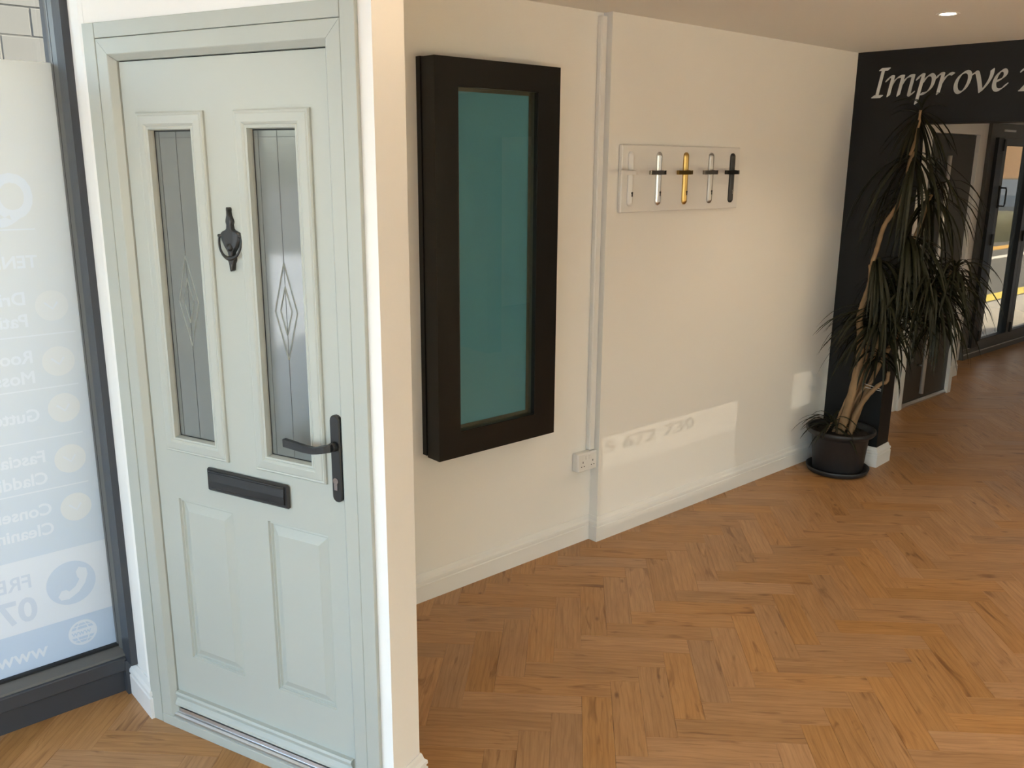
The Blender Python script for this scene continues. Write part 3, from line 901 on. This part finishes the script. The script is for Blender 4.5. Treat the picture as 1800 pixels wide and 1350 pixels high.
# ------------------------------------------------------------------ board of door handles
HB = empty('handle_board', (2.955, 2.685, 1.538))
tag(HB, 'white wall board showing five lever handles in different finishes', 'display board')
MB().cbox(0, 0.866, -0.022, 0.0, 0, 0.292, 0.004).build('board', UPVC, HB)
for i, (fin, lab) in enumerate(((UPVC, 'white lever handle'), (CHROME, 'polished chrome lever handle'), (GOLD, 'gold lever handle'), (SATIN, 'satin silver lever handle'), (BLACKH, 'black lever handle'))):
    hxx = (0.054, 0.245, 0.437, 0.628, 0.800)[i]
    pl = rounded_plate(MB(), hxx, 0.028, 0.264, 0.034, -0.033, -0.022, 0.005, 8, (0.011, 0.006)).build('door_handle', fin, HB)
    tag(pl, lab)
    lv = MB().tube([(hxx, -0.032, 0.174), (hxx, -0.052, 0.174)], [0.012, 0.010], 12)
    rect_sweep(lv, [((hxx + 0.006, -0.056, 0.174), (0.003, -0.006, 0), (0, 0, 0.0095)), ((hxx - 0.008, -0.068, 0.174), (0.002, -0.006, 0), (0, 0, 0.009)), ((hxx - 0.026, -0.074, 0.173), (0, -0.006, 0), (0, 0, 0.0085)),
                    ((hxx - 0.112, -0.072, 0.174), (0, -0.006, 0), (0, 0, 0.0095)), ((hxx - 0.116, -0.072, 0.174), (0, -0.005, 0), (0, 0, 0.0085))])
    lv.build('lever', fin, pl)
    MB().prism([(hxx + 0.005 * math.cos(a), 0.086 + 0.005 * math.sin(a)) for a in [math.radians(d) for d in range(-50, 231, 40)]] + [(hxx - 0.003, 0.070), (hxx + 0.003, 0.070)], 'y', -0.0400, -0.030) \
        .build('keyhole', BLACKH if fin is not BLACKH else SATIN, pl)

# ------------------------------------------------------------------ double socket and its conduit
SO = empty('double_socket', (2.767, 2.735, 0.364))
tag(SO, 'white double wall socket at the foot of the pilaster', 'socket')
MB().cbox(0, 0.122, -0.032, 0.0, 0, 0.086, 0.003).build('back_box', UPVC, SO)
MB().cbox(-0.001, 0.123, -0.040, -0.032, -0.001, 0.087, 0.004).build('face_plate', UPVC, SO)
for sx_ in (0.030, 0.094):
    MB().box(sx_ - 0.002, sx_ + 0.002, -0.0405, -0.036, 0.040, 0.049).box(sx_ - 0.0115, sx_ - 0.0055, -0.0405, -0.036, 0.022, 0.026).box(sx_ + 0.0055, sx_ + 0.0115, -0.0405, -0.036, 0.022, 0.026) \
        .build('socket_holes', RUBBER, SO)
for sx_ in (0.052, 0.072):
    MB().cbox(sx_ - 0.006, sx_ + 0.006, -0.0435, -0.039, 0.056, 0.074, 0.0015).build('rocker_switch', GLOSSW, SO)
cd = MB().cbox(2.853, 2.888, 2.711, 2.735, 0.452, 2.345, 0.003).box(2.857, 2.884, 2.7095, 2.712, 0.455, 2.343).build('cable_trunking', UPVC)
tag(cd, 'narrow white cable trunking running up the wall from the socket', 'trunking')

# ------------------------------------------------------------------ italic lettering on the near black wall, drawn with a broad nib
LT = empty('wall_lettering', (4.91, 2.685, 0), math.atan2(-0.997, 0.0767))
tag(LT, 'pale grey italic word Improve and a numeral on the near black wall', 'lettering')
def bez(p0, p1, p2, p3, n_=12):
    out = []
    for k in range(n_ + 1):
        t = k / n_; u = 1 - t
        out.append((u ** 3 * p0[0] + 3 * u * u * t * p1[0] + 3 * u * t * t * p2[0] + t ** 3 * p3[0], u ** 3 * p0[1] + 3 * u * u * t * p1[1] + 3 * u * t * t * p2[1] + t ** 3 * p3[1]))
    return out
def nib_letter(strokes, w=0.0205, ang=38):
    """strokes in letter units (x, z) metres; each is swept by a flat nib"""
    mb = MB()
    nv = Vector((math.cos(math.radians(ang)), math.sin(math.radians(ang)))) * w / 2
    tv = Vector((-nv.y, nv.x)).normalized() * 0.0017
    for pts in strokes:
        sub = [Vector(p) for p in pts]
        for a, b in zip(sub[:-1], sub[1:]):
            # hull of the nib (a thin flat rectangle) at both ends
            cs = [c + s1 * nv + s2 * tv for c in (a, b) for s1 in (-1, 1) for s2 in (-1, 1)]
            cs = sorted(set((round(c.x, 6), round(c.y, 6)) for c in cs))
            def cr(o_, p_, q_): return (p_[0] - o_[0]) * (q_[1] - o_[1]) - (p_[1] - o_[1]) * (q_[0] - o_[0])
            lo, up = [], []
            for p_ in cs:
                while len(lo) > 1 and cr(lo[-2], lo[-1], p_) <= 0: lo.pop()
                lo.append(p_)
            for p_ in reversed(cs):
                while len(up) > 1 and cr(up[-2], up[-1], p_) <= 0: up.pop()
                up.append(p_)
            mb.prism(lo[:-1] + up[:-1], 'y', -0.004, 0.0)
    return mb
BZ = 2.116; XH = 0.113
def L_(x, z): return (x, BZ + z)
def stem(x, z0, z1, sl=0.17): return [L_(x + sl * z0, z0), L_(x + sl * z1, z1)]
letters = {
 'I': [stem(0.128, 0.004, 0.146), [L_(0.108, 0.004), L_(0.155, 0.004)], [L_(0.137, 0.146), L_(0.182, 0.146)]],
 'm': [bez(L_(0.178, 0.085), L_(0.186, 0.100), L_(0.192, 0.107), L_(0.2065, 0.105)), stem(0.192, 0.006, 0.104),
       bez(L_(0.200, 0.050), L_(0.215, 0.085), L_(0.235, 0.108), L_(0.2615, 0.104)), stem(0.246, 0.006, 0.104),
       bez(L_(0.254, 0.050), L_(0.270, 0.085), L_(0.290, 0.110), L_(0.3185, 0.104)), bez(L_(0.3185, 0.104), L_(0.312, 0.060), L_(0.306, 0.030), L_(0.304, 0.008)), bez(L_(0.304, 0.008), L_(0.309, 0.001), L_(0.318, 0.004), L_(0.326, 0.018))],
 'p': [bez(L_(0.343, 0.085), L_(0.350, 0.102), L_(0.358, 0.108), L_(0.371, 0.105)), stem(0.3535, -0.040, 0.104),
       bez(L_(0.368, 0.062), L_(0.385, 0.096), L_(0.412, 0.116), L_(0.424, 0.094)), bez(L_(0.424, 0.094), L_(0.434, 0.062), L_(0.412, 0.006), L_(0.368, 0.008))],
 'r': [bez(L_(0.440, 0.085), L_(0.448, 0.102), L_(0.458, 0.108), L_(0.471, 0.105)), stem(0.4545, 0.006, 0.104),
       bez(L_(0.464, 0.052), L_(0.482, 0.088), L_(0.502, 0.112), L_(0.522, 0.100))],
 'o': [bez(L_(0.590, 0.108), L_(0.562, 0.108), L_(0.536, 0.066), L_(0.542, 0.030)), bez(L_(0.542, 0.030), L_(0.548, 0.000), L_(0.572, -0.002), L_(0.590, 0.026)),
       bez(L_(0.590, 0.026), L_(0.610, 0.058), L_(0.616, 0.106), L_(0.590, 0.108))],
 'v': [bez(L_(0.618, 0.090), L_(0.630, 0.106), L_(0.640, 0.108), L_(0.645, 0.090)), bez(L_(0.645, 0.090), L_(0.655, 0.060), L_(0.662, 0.030), L_(0.666, 0.006)),
       bez(L_(0.666, 0.006), L_(0.690, 0.032), L_(0.716, 0.070), L_(0.712, 0.110))],
 'e': [bez(L_(0.732, 0.052), L_(0.752, 0.056), L_(0.780, 0.070), L_(0.776, 0.094)), bez(L_(0.776, 0.094), L_(0.770, 0.120), L_(0.736, 0.096), L_(0.729, 0.056)),
       bez(L_(0.729, 0.056), L_(0.720, 0.004), L_(0.752, -0.008), L_(0.785, 0.036))],
 '2': [bez(L_(0.850, 0.095), L_(0.862, 0.125), L_(0.915, 0.125), L_(0.905, 0.085)), bez(L_(0.905, 0.085), L_(0.895, 0.055), L_(0.870, 0.025), L_(0.855, 0.006)), [L_(0.852, 0.006), L_(0.915, 0.006)]],
}
for ch, st in letters.items():
    nib_letter(st).build('letter', LETTER, LT)

# ------------------------------------------------------------------ recessed lights
LAMPC = (1.0, 0.80, 0.56)
def downlight(x, y, power, label, ring=UPVC, col=LAMPC):
    t = empty('downlight', (x, y, CEIL_Z))
    tag(t, label, 'ceiling light', 'recessed ceiling lights')
    MB().lathe([(0.030, 0.010), (0.030, -0.002), (0.042, -0.004), (0.046, -0.001), (0.046, 0.0)], 28).build('trim_ring', ring, t)
    lens = mat('lit lens', (0.9, 0.9, 0.85), 0.4, emit=((1.0, 0.86, 0.66), 14.0)) if 'lit lens' not in MATS else MATS['lit lens']
    MB().lathe([(0.0, -0.0015), (0.022, -0.002), (0.031, -0.001)], 24).build('lens', lens, t)
    ld = bpy.data.lights.new('downlight_lamp', 'SPOT')
    ld.energy = power; ld.color = col; ld.spot_size = math.radians(120); ld.spot_blend = 0.8; ld.shadow_soft_size = 0.03
    lo = bpy.data.objects.new('downlight_lamp', ld); lo.location = (0, 0, -0.02); lo.parent = t
    COL.objects.link(lo)
downlight(3.93, 1.77, 8, 'small lit recessed ceiling light before the near black wall')
downlight(1.27, 1.59, 0.8, 'recessed ceiling light near the end of the white partition', col=(1.0, 0.66, 0.34))
downlight(1.75, -0.60, 12, 'recessed ceiling light over the open floor beside the viewer')
downlight(3.93, -0.60, 12, 'recessed ceiling light over the floor right of the viewer')
downlight(0.55, 2.02, 2.2, 'recessed ceiling light in front of the sage door')
downlight(2.80, 0.45, 6, 'added recessed ceiling light over the middle of the floor')  # unseen, put in to even out the warm light on the wall
downlight(6.6, 1.9, 7, 'recessed ceiling light in the second room before the taupe door')
downlight(9.0, 1.6, 4, 'recessed ceiling light in the second room before the folding doors')

# ------------------------------------------------------------------ potted dracaena in the corner
PC = Vector((4.700, 2.455, 0))
PD = empty('potted_dracaena', PC)
tag(PD, 'tall dracaena with drooping dark leaves in a charcoal pot by the corner', 'potted plant')
MB().lathe([(0, 0.0), (0.150, 0.0), (0.166, 0.006), (0.178, 0.034), (0.174, 0.036), (0.160, 0.014), (0.0, 0.010)], 40).build('saucer', POT, PD)
MB().lathe([(0, 0.012), (0.136, 0.012), (0.140, 0.018), (0.158, 0.215), (0.170, 0.228), (0.186, 0.238), (0.194, 0.250), (0.194, 0.262), (0.188, 0.267), (0.178, 0.262), (0.168, 0.240), (0.160, 0.225), (0.0, 0.222)], 44).build('pot', POT, PD)
so_ = MB().lathe([(0.0, 0.244), (0.08, 0.243), (0.15, 0.238), (0.163, 0.232), (0.163, 0.222)], 30).build('soil', SOIL, PD)
RT = Vector((math.sin(math.radians(27.5)), -math.cos(math.radians(27.5)), 0))     # to the right along the wall side, as seen across the room
BK = Vector((math.cos(math.radians(27.5)), math.sin(math.radians(27.5)), 0))
def pp(r, z, b=0.0):
    v = RT * r + BK * b
    return Vector((v.x, v.y, z))
# (r = metres right of the pot axis, z, depth b), radius at foot and tip
canes = [
 ([(-0.005, 0.235), (0.03, 0.42), (0.055, 0.62), (0.06, 0.72), (0.055, 0.80), (0.04, 0.92), (0.05, 1.00), (0.075, 1.12), (0.07, 1.22)], 0.024, 0.014, -0.05),
 ([(0.07, 1.20), (0.09, 1.30), (0.115, 1.43), (0.165, 1.53), (0.20, 1.63), (0.205, 1.76), (0.225, 1.82)], 0.013, 0.010, -0.05),
 ([(0.205, 1.80), (0.225, 1.90), (0.23, 2.03)], 0.009, 0.007, -0.05),
 ([(0.02, 0.235), (0.06, 0.45), (0.09, 0.66), (0.11, 0.86), (0.13, 1.05)], 0.013, 0.010, 0.05),
 ([(0.035, 0.235), (0.07, 0.40), (0.11, 0.60), (0.17, 0.85), (0.22, 1.12), (0.27, 1.33), (0.335, 1.60)], 0.014, 0.010, 0.06),
 ([(0.05, 0.235), (0.07, 0.36), (0.12, 0.47), (0.18, 0.55), (0.215, 0.57), (0.22, 0.63)], 0.016, 0.009, -0.04),
 ([(0.015, 0.33), (0.09, 0.50), (0.14, 0.56), (0.155, 0.64), (0.15, 0.70)], 0.008, 0.006, -0.02),
 ([(-0.04, 0.235), (-0.01, 0.36), (0.03, 0.50), (0.045, 0.60)], 0.009, 0.007, -0.03),
 ([(0.06, 0.235), (0.12, 0.50), (0.21, 0.75), (0.32, 0.98), (0.36, 1.08)], 0.013, 0.010, 0.02),
 ([(-0.085, 0.235), (-0.06, 0.29), (-0.05, 0.31)], 0.006, 0.005, -0.06),
 ([(0.33, 1.03), (0.43, 1.06), (0.475, 1.20)], 0.008, 0.007, 0.02),
]
for pts, r0, r1, b in canes:
    path = smooth_path([pp(r, z, b) for r, z in pts])
    nn = len(path)
    MB().tube(path, [r0 + (r1 - r0) * i / (nn - 1) + 0.0012 * math.sin(i * 2.3) for i in range(nn)], 9).build('cane', STEM, PD)
MB().tube([pp(0.10, 0.545, -0.03), pp(0.19, 0.525, -0.05)], 0.0016, 5).tube([pp(0.105, 0.525, -0.03), pp(0.19, 0.515, -0.05)], 0.0016, 5).build('twine', UPVC, PD)
# crowns: (r, z, b, number of leaves, length, droop, lift)
crowns = [   # r, z, depth, leaves, length, droop, lowest and highest lift
 (0.226, 1.83, -0.03, 30, 0.58, 1.0, -1.15, -0.2), (0.235, 2.03, 0.0, 24, 0.36, 0.9, -1.3, -0.3), (0.237, 2.05, 0.0, 7, 0.20, 0.3, 0.7, 1.5), (0.095, 1.25, 0.02, 26, 0.46, 0.95, -0.8, 0.2), (0.135, 1.07, 0.05, 30, 0.44, 0.95, -0.5, 0.5),
 (0.240, 1.38, 0.07, 46, 0.54, 1.0, -1.1, 0.0), (0.335, 1.61, 0.06, 34, 0.48, 0.9, -1.0, 0.7), (0.150, 0.92, -0.04, 84, 0.42, 0.8, -0.5, 0.9), (0.155, 0.74, -0.02, 16, 0.28, 0.9, -0.5, 0.5),
 (0.385, 1.11, 0.02, 96, 0.47, 0.85, -0.5, 0.9), (0.495, 1.21, 0.02, 34, 0.30, 0.8, -0.3, 1.0), (-0.052, 0.315, -0.06, 20, 0.26, 0.6, 0.0, 1.1), (0.44, 0.98, 0.02, 26, 0.34, 0.9, -0.8, 0.3),
 (0.31, 1.30, 0.08, 20, 0.50, 1.0, -1.0, -0.2),
]
def leaf_geo(org, az, length, lift, droop, rnd):
    """one strap leaf: rises from the crown, then arches over and hangs"""
    nseg = 7
    out = Vector((math.cos(az), math.sin(az), 0))
    side = Vector((-math.sin(az), math.cos(az), 0))
    el = lift
    p = Vector(org)
    w0 = rnd.uniform(0.0048, 0.0078)
    tw_ = rnd.uniform(-0.5, 0.5)
    vs_ = []
    bend = (el + math.radians(88) * min(1.0, droop * rnd.uniform(0.75, 1.1))) / nseg
    for i in range(nseg + 1):
        t = i / nseg
        d = out * math.cos(el) + Vector((0, 0, math.sin(el)))
        up = -out * math.sin(el) + Vector((0, 0, math.cos(el)))
        w = w0 * (0.55 + 0.75 * min(1, t * 4)) * max(0.0, 1 - t ** 2.6) + 0.0006
        sd = (side * math.cos(tw_ * t) + up * math.sin(tw_ * t))
        vs_ += [p - sd * w, p + up * (-w * 0.35), p + sd * w]
        p = p + d * (length / nseg)
        el -= bend * (1.7 - 1.4 * t)
    fs = []
    for i in range(nseg):
        o = 3 * i
        fs += [(o, o + 1, o + 4, o + 3), (o + 1, o + 2, o + 5, o + 4)]
    return [v[:] for v in vs_], fs
rnd = random.Random(11)
leaves = []
def inside_wall(v):
    w = Vector(v) + PC
    if w.y > 2.675: return True
    return (w.x > 4.905 and w.y > 2.33 and w.x < 5.13) or (w.x > 4.90 and w.x < 5.15 and w.z > 1.96)
for ci, (r, z, b, nl, ln, dr_, l0_, l1_) in enumerate(crowns):
    nl = int(nl * 1.25)
    for k in range(nl):
        for attempt in range(14):
            az = 2.399963 * k + rnd.uniform(-0.3, 0.3) + attempt * 0.7
            t = k / nl
            L0 = ln * rnd.uniform(0.72, 1.1) * (0.86 ** (attempt // 3))
            lift = l0_ + (l1_ - l0_) * t + rnd.uniform(-0.15, 0.2)
            org = pp(r, z - 0.05 * (1 - t), b)
            g = leaf_geo(org, az, L0, lift, dr_ * (1.15 - 0.35 * t), rnd)
            if ci in (3, 4, 5) and RT.dot(Vector((math.cos(az), math.sin(az), 0))) < -0.2: continue
            if not any(inside_wall(v) for v in g[0]): break
        else:
            continue
        leaves.append((g, L0, b + BK.dot(Vector((math.cos(az), math.sin(az), 0))) * L0))
order = sorted(range(len(leaves)), key=lambda i: leaves[i][2] * 1.0 - leaves[i][1])
single = set(order[:300])
mass = MB()
for i, (g, L0, dep) in enumerate(leaves):
    if i in single:
        MB().add(g[0], g[1], True).build('leaf', LEAF, PD, recalc=False)
    else:
        mass.add(g[0], g[1], True)
tag(mass.build('leaf_mass', LEAF, PD, recalc=False), kind='stuff')

# ------------------------------------------------------------------ second room: taupe door, folding glass doors
D2 = empty('door_2', (6.30, 2.90, 0))
tag(D2, 'dark taupe door with a long chrome pull bar in a white frame', 'door', kind='structure')
MB().slab(-0.10, 0.87, 0, 2.055, -0.045, 0.0, [(-0.001, 0.771, -1, 1.972)]).build('door_frame', GLOSSW, D2)
MB().slab(-0.055, 0.825, 0, 2.02, -0.062, -0.045, [(-0.001, 0.771, -1, 1.972)]).build('frame_moulding', GLOSSW, D2)
lf2 = MB().slab(0.003, 0.768, 0.03, 1.968, -0.035, -0.001, [(0.075, 0.165, 0.35, 1.80)]).build('door_leaf', FARDOOR, D2)
for z0_ in (0.35, 0.85, 1.35):
    MB().box(0.075, 0.165, -0.026, -0.018, z0_ + 0.012, z0_ + 0.45).build('glass_pane', DGLASS, D2)
    MB().box(0.070, 0.170, -0.039, -0.018, z0_ - 0.012, z0_ + 0.012).build('glazing_bar', ANTHL, D2)
br = MB().tube([(0.245, -0.085, 0.09), (0.245, -0.085, 1.82)], 0.016, 14).build('pull_bar', mat('brushed steel bar', (0.75, 0.74, 0.72), 0.42, 0.6), D2)
for z_ in (0.30, 0.95, 1.60):
    MB().tube([(0.245, -0.085, z_), (0.245, -0.034, z_)], 0.009, 10).build('bar_bracket', CHROME, D2)
MB().prism([(-0.055, 0), (-0.055, 0.012), (-0.04, 0.028), (-0.001, 0.028), (-0.001, 0)], 'x', 0.0, 0.77).build('threshold', ALU, D2)

BFD = empty('door_3', (0, 3.30, 0))
tag(BFD, 'grey aluminium folding glass doors looking out to the sunny street', 'door', kind='structure')
MB().box(8.40, 12.0, -0.03, 0.07, 0.0, 0.055).build('floor_track', ANTHL, BFD)
MB().box(8.40, 12.0, -0.018, 0.07, 0.055, 0.105).build('frame_sill', ANTHL, BFD)
MB().box(8.40, 12.0, -0.0315, -0.0295, 0.046, 0.056).box(8.40, 12.0, -0.0195, -0.0175, 0.096, 0.107).build('sill_trim', mat('pale sill trim', (0.55, 0.54, 0.52), 0.4), BFD)
MB().box(8.40, 12.0, -0.02, 0.07, 1.995, 2.115).build('frame_head', ANTHL, BFD)
MB().box(8.66, 8.92, -0.026, -0.019, 2.048, 2.066).build('trickle_vent', UPVC, BFD)
MB().box(8.40, 8.50, -0.02, 0.07, 0.10, 2.0).build('frame_jamb', ANTHL, BFD)
MB().box(8.50, 8.625, -0.05, 0.04, 0.106, 1.994).build('stile_shade_post', BLACKH, BFD)  # black post standing in for the shaded side of the first stile
x = 8.62
for k in range(4):
    x1_ = x + 0.75
    lfm = MB().slab(x, x1_ - 0.004, 0.108, 1.992, -0.045, 0.035, [(x + 0.085, x1_ - 0.075, 0.165, 1.93)]).build('door_leaf', ANTHL if k % 2 == 0 else ANTHL, BFD)
    MB().box(x + 0.08, x1_ - 0.07, -0.004, 0.012, 0.16, 1.935).build('glass_pane', DIMGL, lfm)
    MB().rings(x + 0.083, x1_ - 0.073, 0.163, 1.932, [(0, -0.046), (0.004, -0.044), (0.006, -0.004)]).build('glass_seal', RUBBER, lfm)
    for zz in (0.16, 1.05, 1.88):
        MB().cbox(x - 0.012, x + 0.03, -0.062, -0.045, zz, zz + 0.10, 0.003).build('hinge', BLACKH, lfm)
    if k == 0:
        MB().cbox(x + 0.03, x + 0.06, -0.055, -0.045, 1.38, 1.58, 0.003).tube([(x + 0.045, -0.05, 1.56), (x + 0.045, -0.10, 1.56), (x + 0.045, -0.105, 1.54), (x + 0.045, -0.105, 1.42), (x + 0.045, -0.10, 1.40), (x + 0.045, -0.05, 1.40)], 0.007, 8) \
            .build('pull_handle', BLACKH, lfm)
    x = x1_

# ------------------------------------------------------------------ windows out of view that let the light in
W2 = empty('window_2', (-2.68, 0, 0))
tag(W2, 'wide shop window on the side wall left of the viewer', 'window', kind='structure')
fr = MB()
for ya, yb in ((-2.95, -2.89), (-1.06, -0.98), (0.62, 0.70), (2.37, 2.45)): fr.box(-0.04, 0.04, ya, yb, 0.12, 2.34)
fr.box(-0.04, 0.04, -2.95, 2.45, 0.12, 0.19).box(-0.04, 0.04, -2.95, 2.45, 2.28, 2.34)
fr.build('window_frame', ANTH, W2)
for ya, yb in ((-2.89, -1.06), (-0.98, 0.62), (0.70, 2.37)):
    MB().box(-0.004, 0.004, ya, yb, 0.19, 2.28).build('glass_pane', GLASS, W2)
W4 = empty('window_4', (0, -3.12, 0))
tag(W4, 'large unseen windows added behind the viewer for daylight', 'window', kind='structure')  # unseen, added and sized to light the white wall
MB().box(-2.50, -0.4, -0.002, 0.002, 0.2, 2.32).build('glass_pane', BRONZE, W4)
MB().box(3.2, 4.85, -0.002, 0.002, 0.3, 1.62).build('glass_pane', BRONZE, W4)
MB().box(-1.49, -1.41, -0.03, 0.03, 0.2, 2.32).build('mullion', ANTH, W4)
W3 = empty('window_3', (0, -3.12, 0))
tag(W3, 'small fanlights with a vinyl telephone number behind the viewer', 'window', kind='structure')
ZM = fan(3.0, 0.34)[1]
MB().box(FAN[0][0], FAN[0][1], -0.004, 0.004, ZM, FAN[0][3]).build('glass_pane', TINT, W3)
MB().box(FAN[0][0], FAN[0][1], -0.004, 0.004, FAN[0][2], ZM).build('glass_pane', glass_mat('grey patch fading glass', (0.60, 0.60, 0.60)), W3)  # lower pane added darker so the glint patch fades downward
MB().box(FAN[1][0], FAN[1][1], -0.004, 0.004, FAN[1][2], FAN[1][3]).build('glass_pane', TINT, W3)
tt = text_shape('5 672 730', 0.062, 0.045)
wdt = max(v[0] for v in tt[0])
T0, T1 = fan(2.925, 0.424), fan(3.612, 0.484)
sheet('vinyl_number', VINYL, W3, 0.006, [(T0[0] + v[0] * (T1[0] - T0[0]) / wdt, T0[1] + v[1] * (T1[1] - T0[1]) / 0.062) for v in tt[0]], tt[1])

# ------------------------------------------------------------------ outside
ASPH = mat('grey asphalt', (0.10, 0.10, 0.10), 0.9, bump=(50, 0.4))
BOUNCE = mat('buff bounce paving', (0.72, 0.62, 0.47), 0.85, vary=(1.5, 0.08))  # pale ground added out of view to bounce warm light indoors
PAVE = mat('pale paving', (0.45, 0.43, 0.40), 0.85, vary=(1.5, 0.08))
YEL = mat('yellow road paint', (0.75, 0.60, 0.08), 0.7)
WHL = mat('white road paint', (0.75, 0.75, 0.72), 0.7)
HEDGE = mat('dull green hedge', (0.09, 0.095, 0.05), 0.9, bump=(8, 1.0), vary=(5, 0.4))
BRICK = mat('warm buff brick', (0.42, 0.25, 0.14), 0.85, vary=(4, 0.2))
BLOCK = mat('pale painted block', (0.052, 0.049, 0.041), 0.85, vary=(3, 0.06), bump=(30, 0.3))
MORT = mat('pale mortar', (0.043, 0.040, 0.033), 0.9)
tag(MB().box(-60, 90, -60, 70, -0.40, -0.12).build('ground', ASPH), 'grey asphalt road outside the glass doors', 'road', kind='structure')
tag(MB().box(-14, -2.75, -14, 12, -0.12, -0.09).build('side_bounce_paving', mat('cool grey paving', (0.52, 0.53, 0.55), 0.85, vary=(1.5, 0.08))), 'unseen grey paving added beside the shop to bounce cool light', 'pavement', kind='structure')  # added out of view to bounce cool light onto the door
tag(MB().box(-2.75, 12.2, -14, -3.2, -0.12, -0.09).build('bounce_paving', BOUNCE), 'unseen buff paving added behind the shop to bounce warm light', 'pavement', kind='structure')
tag(MB().box(-60, 90, 3.5, 4.75, -0.12, -0.06).build('pavement', PAVE), 'pale pavement outside the folding glass doors', 'pavement', kind='structure')
tag(MB().box(-60, 90, 4.95, 5.22, -0.12, -0.114).build('road_line', YEL), 'broad yellow line along the near edge of the road', 'road marking')
tag(MB().box(8, 90, 7.30, 7.50, -0.12, -0.114).build('road_line', WHL), 'white line along the middle of the road outside', 'road marking')
tag(MB().box(8, 90, 8.10, 8.45, -0.12, -0.114).build('road_line', mat('orange road paint', (0.65, 0.36, 0.05), 0.7)), 'orange line along the far edge of the road outside', 'road marking')
hg = MB()
rr = random.Random(3)
secs = []
for i in range(121):
    xx = 10 + i * 0.5
    secs.append([(xx, 8.9 + rr.uniform(-0.08, 0.08), -0.12), (xx, 8.85 + rr.uniform(-0.1, 0.1), 0.30), (xx, 8.9 + rr.uniform(-0.1, 0.1), 0.55 + rr.uniform(-0.06, 0.06)), (xx, 9.5, 0.58 + rr.uniform(-0.06, 0.06)), (xx, 9.6, -0.12)])
vs_ = [p for s_ in secs for p in s_]
fs = [(i * 5 + j, i * 5 + j + 1, i * 5 + 6 + j, i * 5 + 5 + j) for i in range(120) for j in range(4)]
tag(hg.add(vs_, fs, True).build('hedge', HEDGE), 'low clipped hedge across the road outside', 'hedge')
# brick house over the road
HO = empty('brick_house', (0, 18, 0))
tag(HO, 'warm buff brick building across the road seen through the folding doors', 'building')
MB().box(20, 75, 0, 6, 1.15, 7.0).build('brick_wall', BRICK, HO)
MB().box(20, 75, -0.05, 6, -0.12, 1.05).build('plinth', mat('white render', (0.7, 0.68, 0.63), 0.8), HO)
MB().box(20, 75, -0.12, 0.0, 1.05, 1.15).build('string_course', ANTH, HO)
MB().box(19.5, 75.5, -0.4, 6.4, 7.0, 7.3).build('roof', ANTH, HO)
# a parked pale car
CA = empty('parked_car', (33.5, 12.0, -0.12))
tag(CA, 'pale grey car parked across the road outside', 'car')
CARP = mat('pale grey car paint', (0.55, 0.56, 0.56), 0.25, coat=0.6)
cb = [(-2.15, 0.30), (2.1, 0.30), (2.2, 0.55), (2.1, 0.80), (1.3, 0.92), (0.6, 1.40), (-1.4, 1.44), (-2.05, 0.95), (-2.2, 0.60)]
MB().prism(cb, 'y', -0.85, 0.85).build('car_body', CARP, CA)
for s in (-0.853, 0.853):
    MB().prism([(1.05, 0.95), (0.52, 1.33), (-0.30, 1.36), (-0.30, 0.95)], 'y', s - 0.004, s + 0.004).build('car_window', BLACKF, CA)
    MB().prism([(-0.38, 0.95), (-0.38, 1.36), (-1.32, 1.36), (-1.75, 0.95)], 'y', s - 0.004, s + 0.004).build('car_window', BLACKF, CA)
for wx in (-1.35, 1.35):
    for s in (-0.80, 0.80):
        wh = MB().lathe([(0.0, -0.10), (0.18, -0.10), (0.20, -0.09), (0.32, -0.08), (0.32, 0.08), (0.20, 0.09), (0.0, 0.10)], 24).build('wheel', RUBBER, CA)
        wh.location = (wx, s, 0.32); wh.rotation_euler = (math.pi / 2, 0, 0)
# painted block wall seen above the poster
BWL = empty('block_wall', (0, 8.0, -0.12))
tag(BWL, 'pale painted block wall seen outside above the poster', 'wall', kind='structure')
MB().box(-3.0, 6.5, -0.005, 0.25, 0, 3.9).build('mortar_bed', MORT, BWL)
bme = None
for row in range(8, 18):
    for c in range(12):
        x0_ = -0.7 + c * 0.45 + (0.225 if row % 2 else 0)
        if bme is None:
            ob = MB().cbox(-0.22, 0.22, -0.01, 0.02, -0.1025, 0.1025, 0.004).build('block', BLOCK, BWL)
            bme = ob.data
        else:
            ob = bpy.data.objects.new('block', bme); COL.objects.link(ob); ob.parent = BWL
        ob.location = (x0_, rr.uniform(-0.002, 0.002), 0.1075 + row * 0.215)
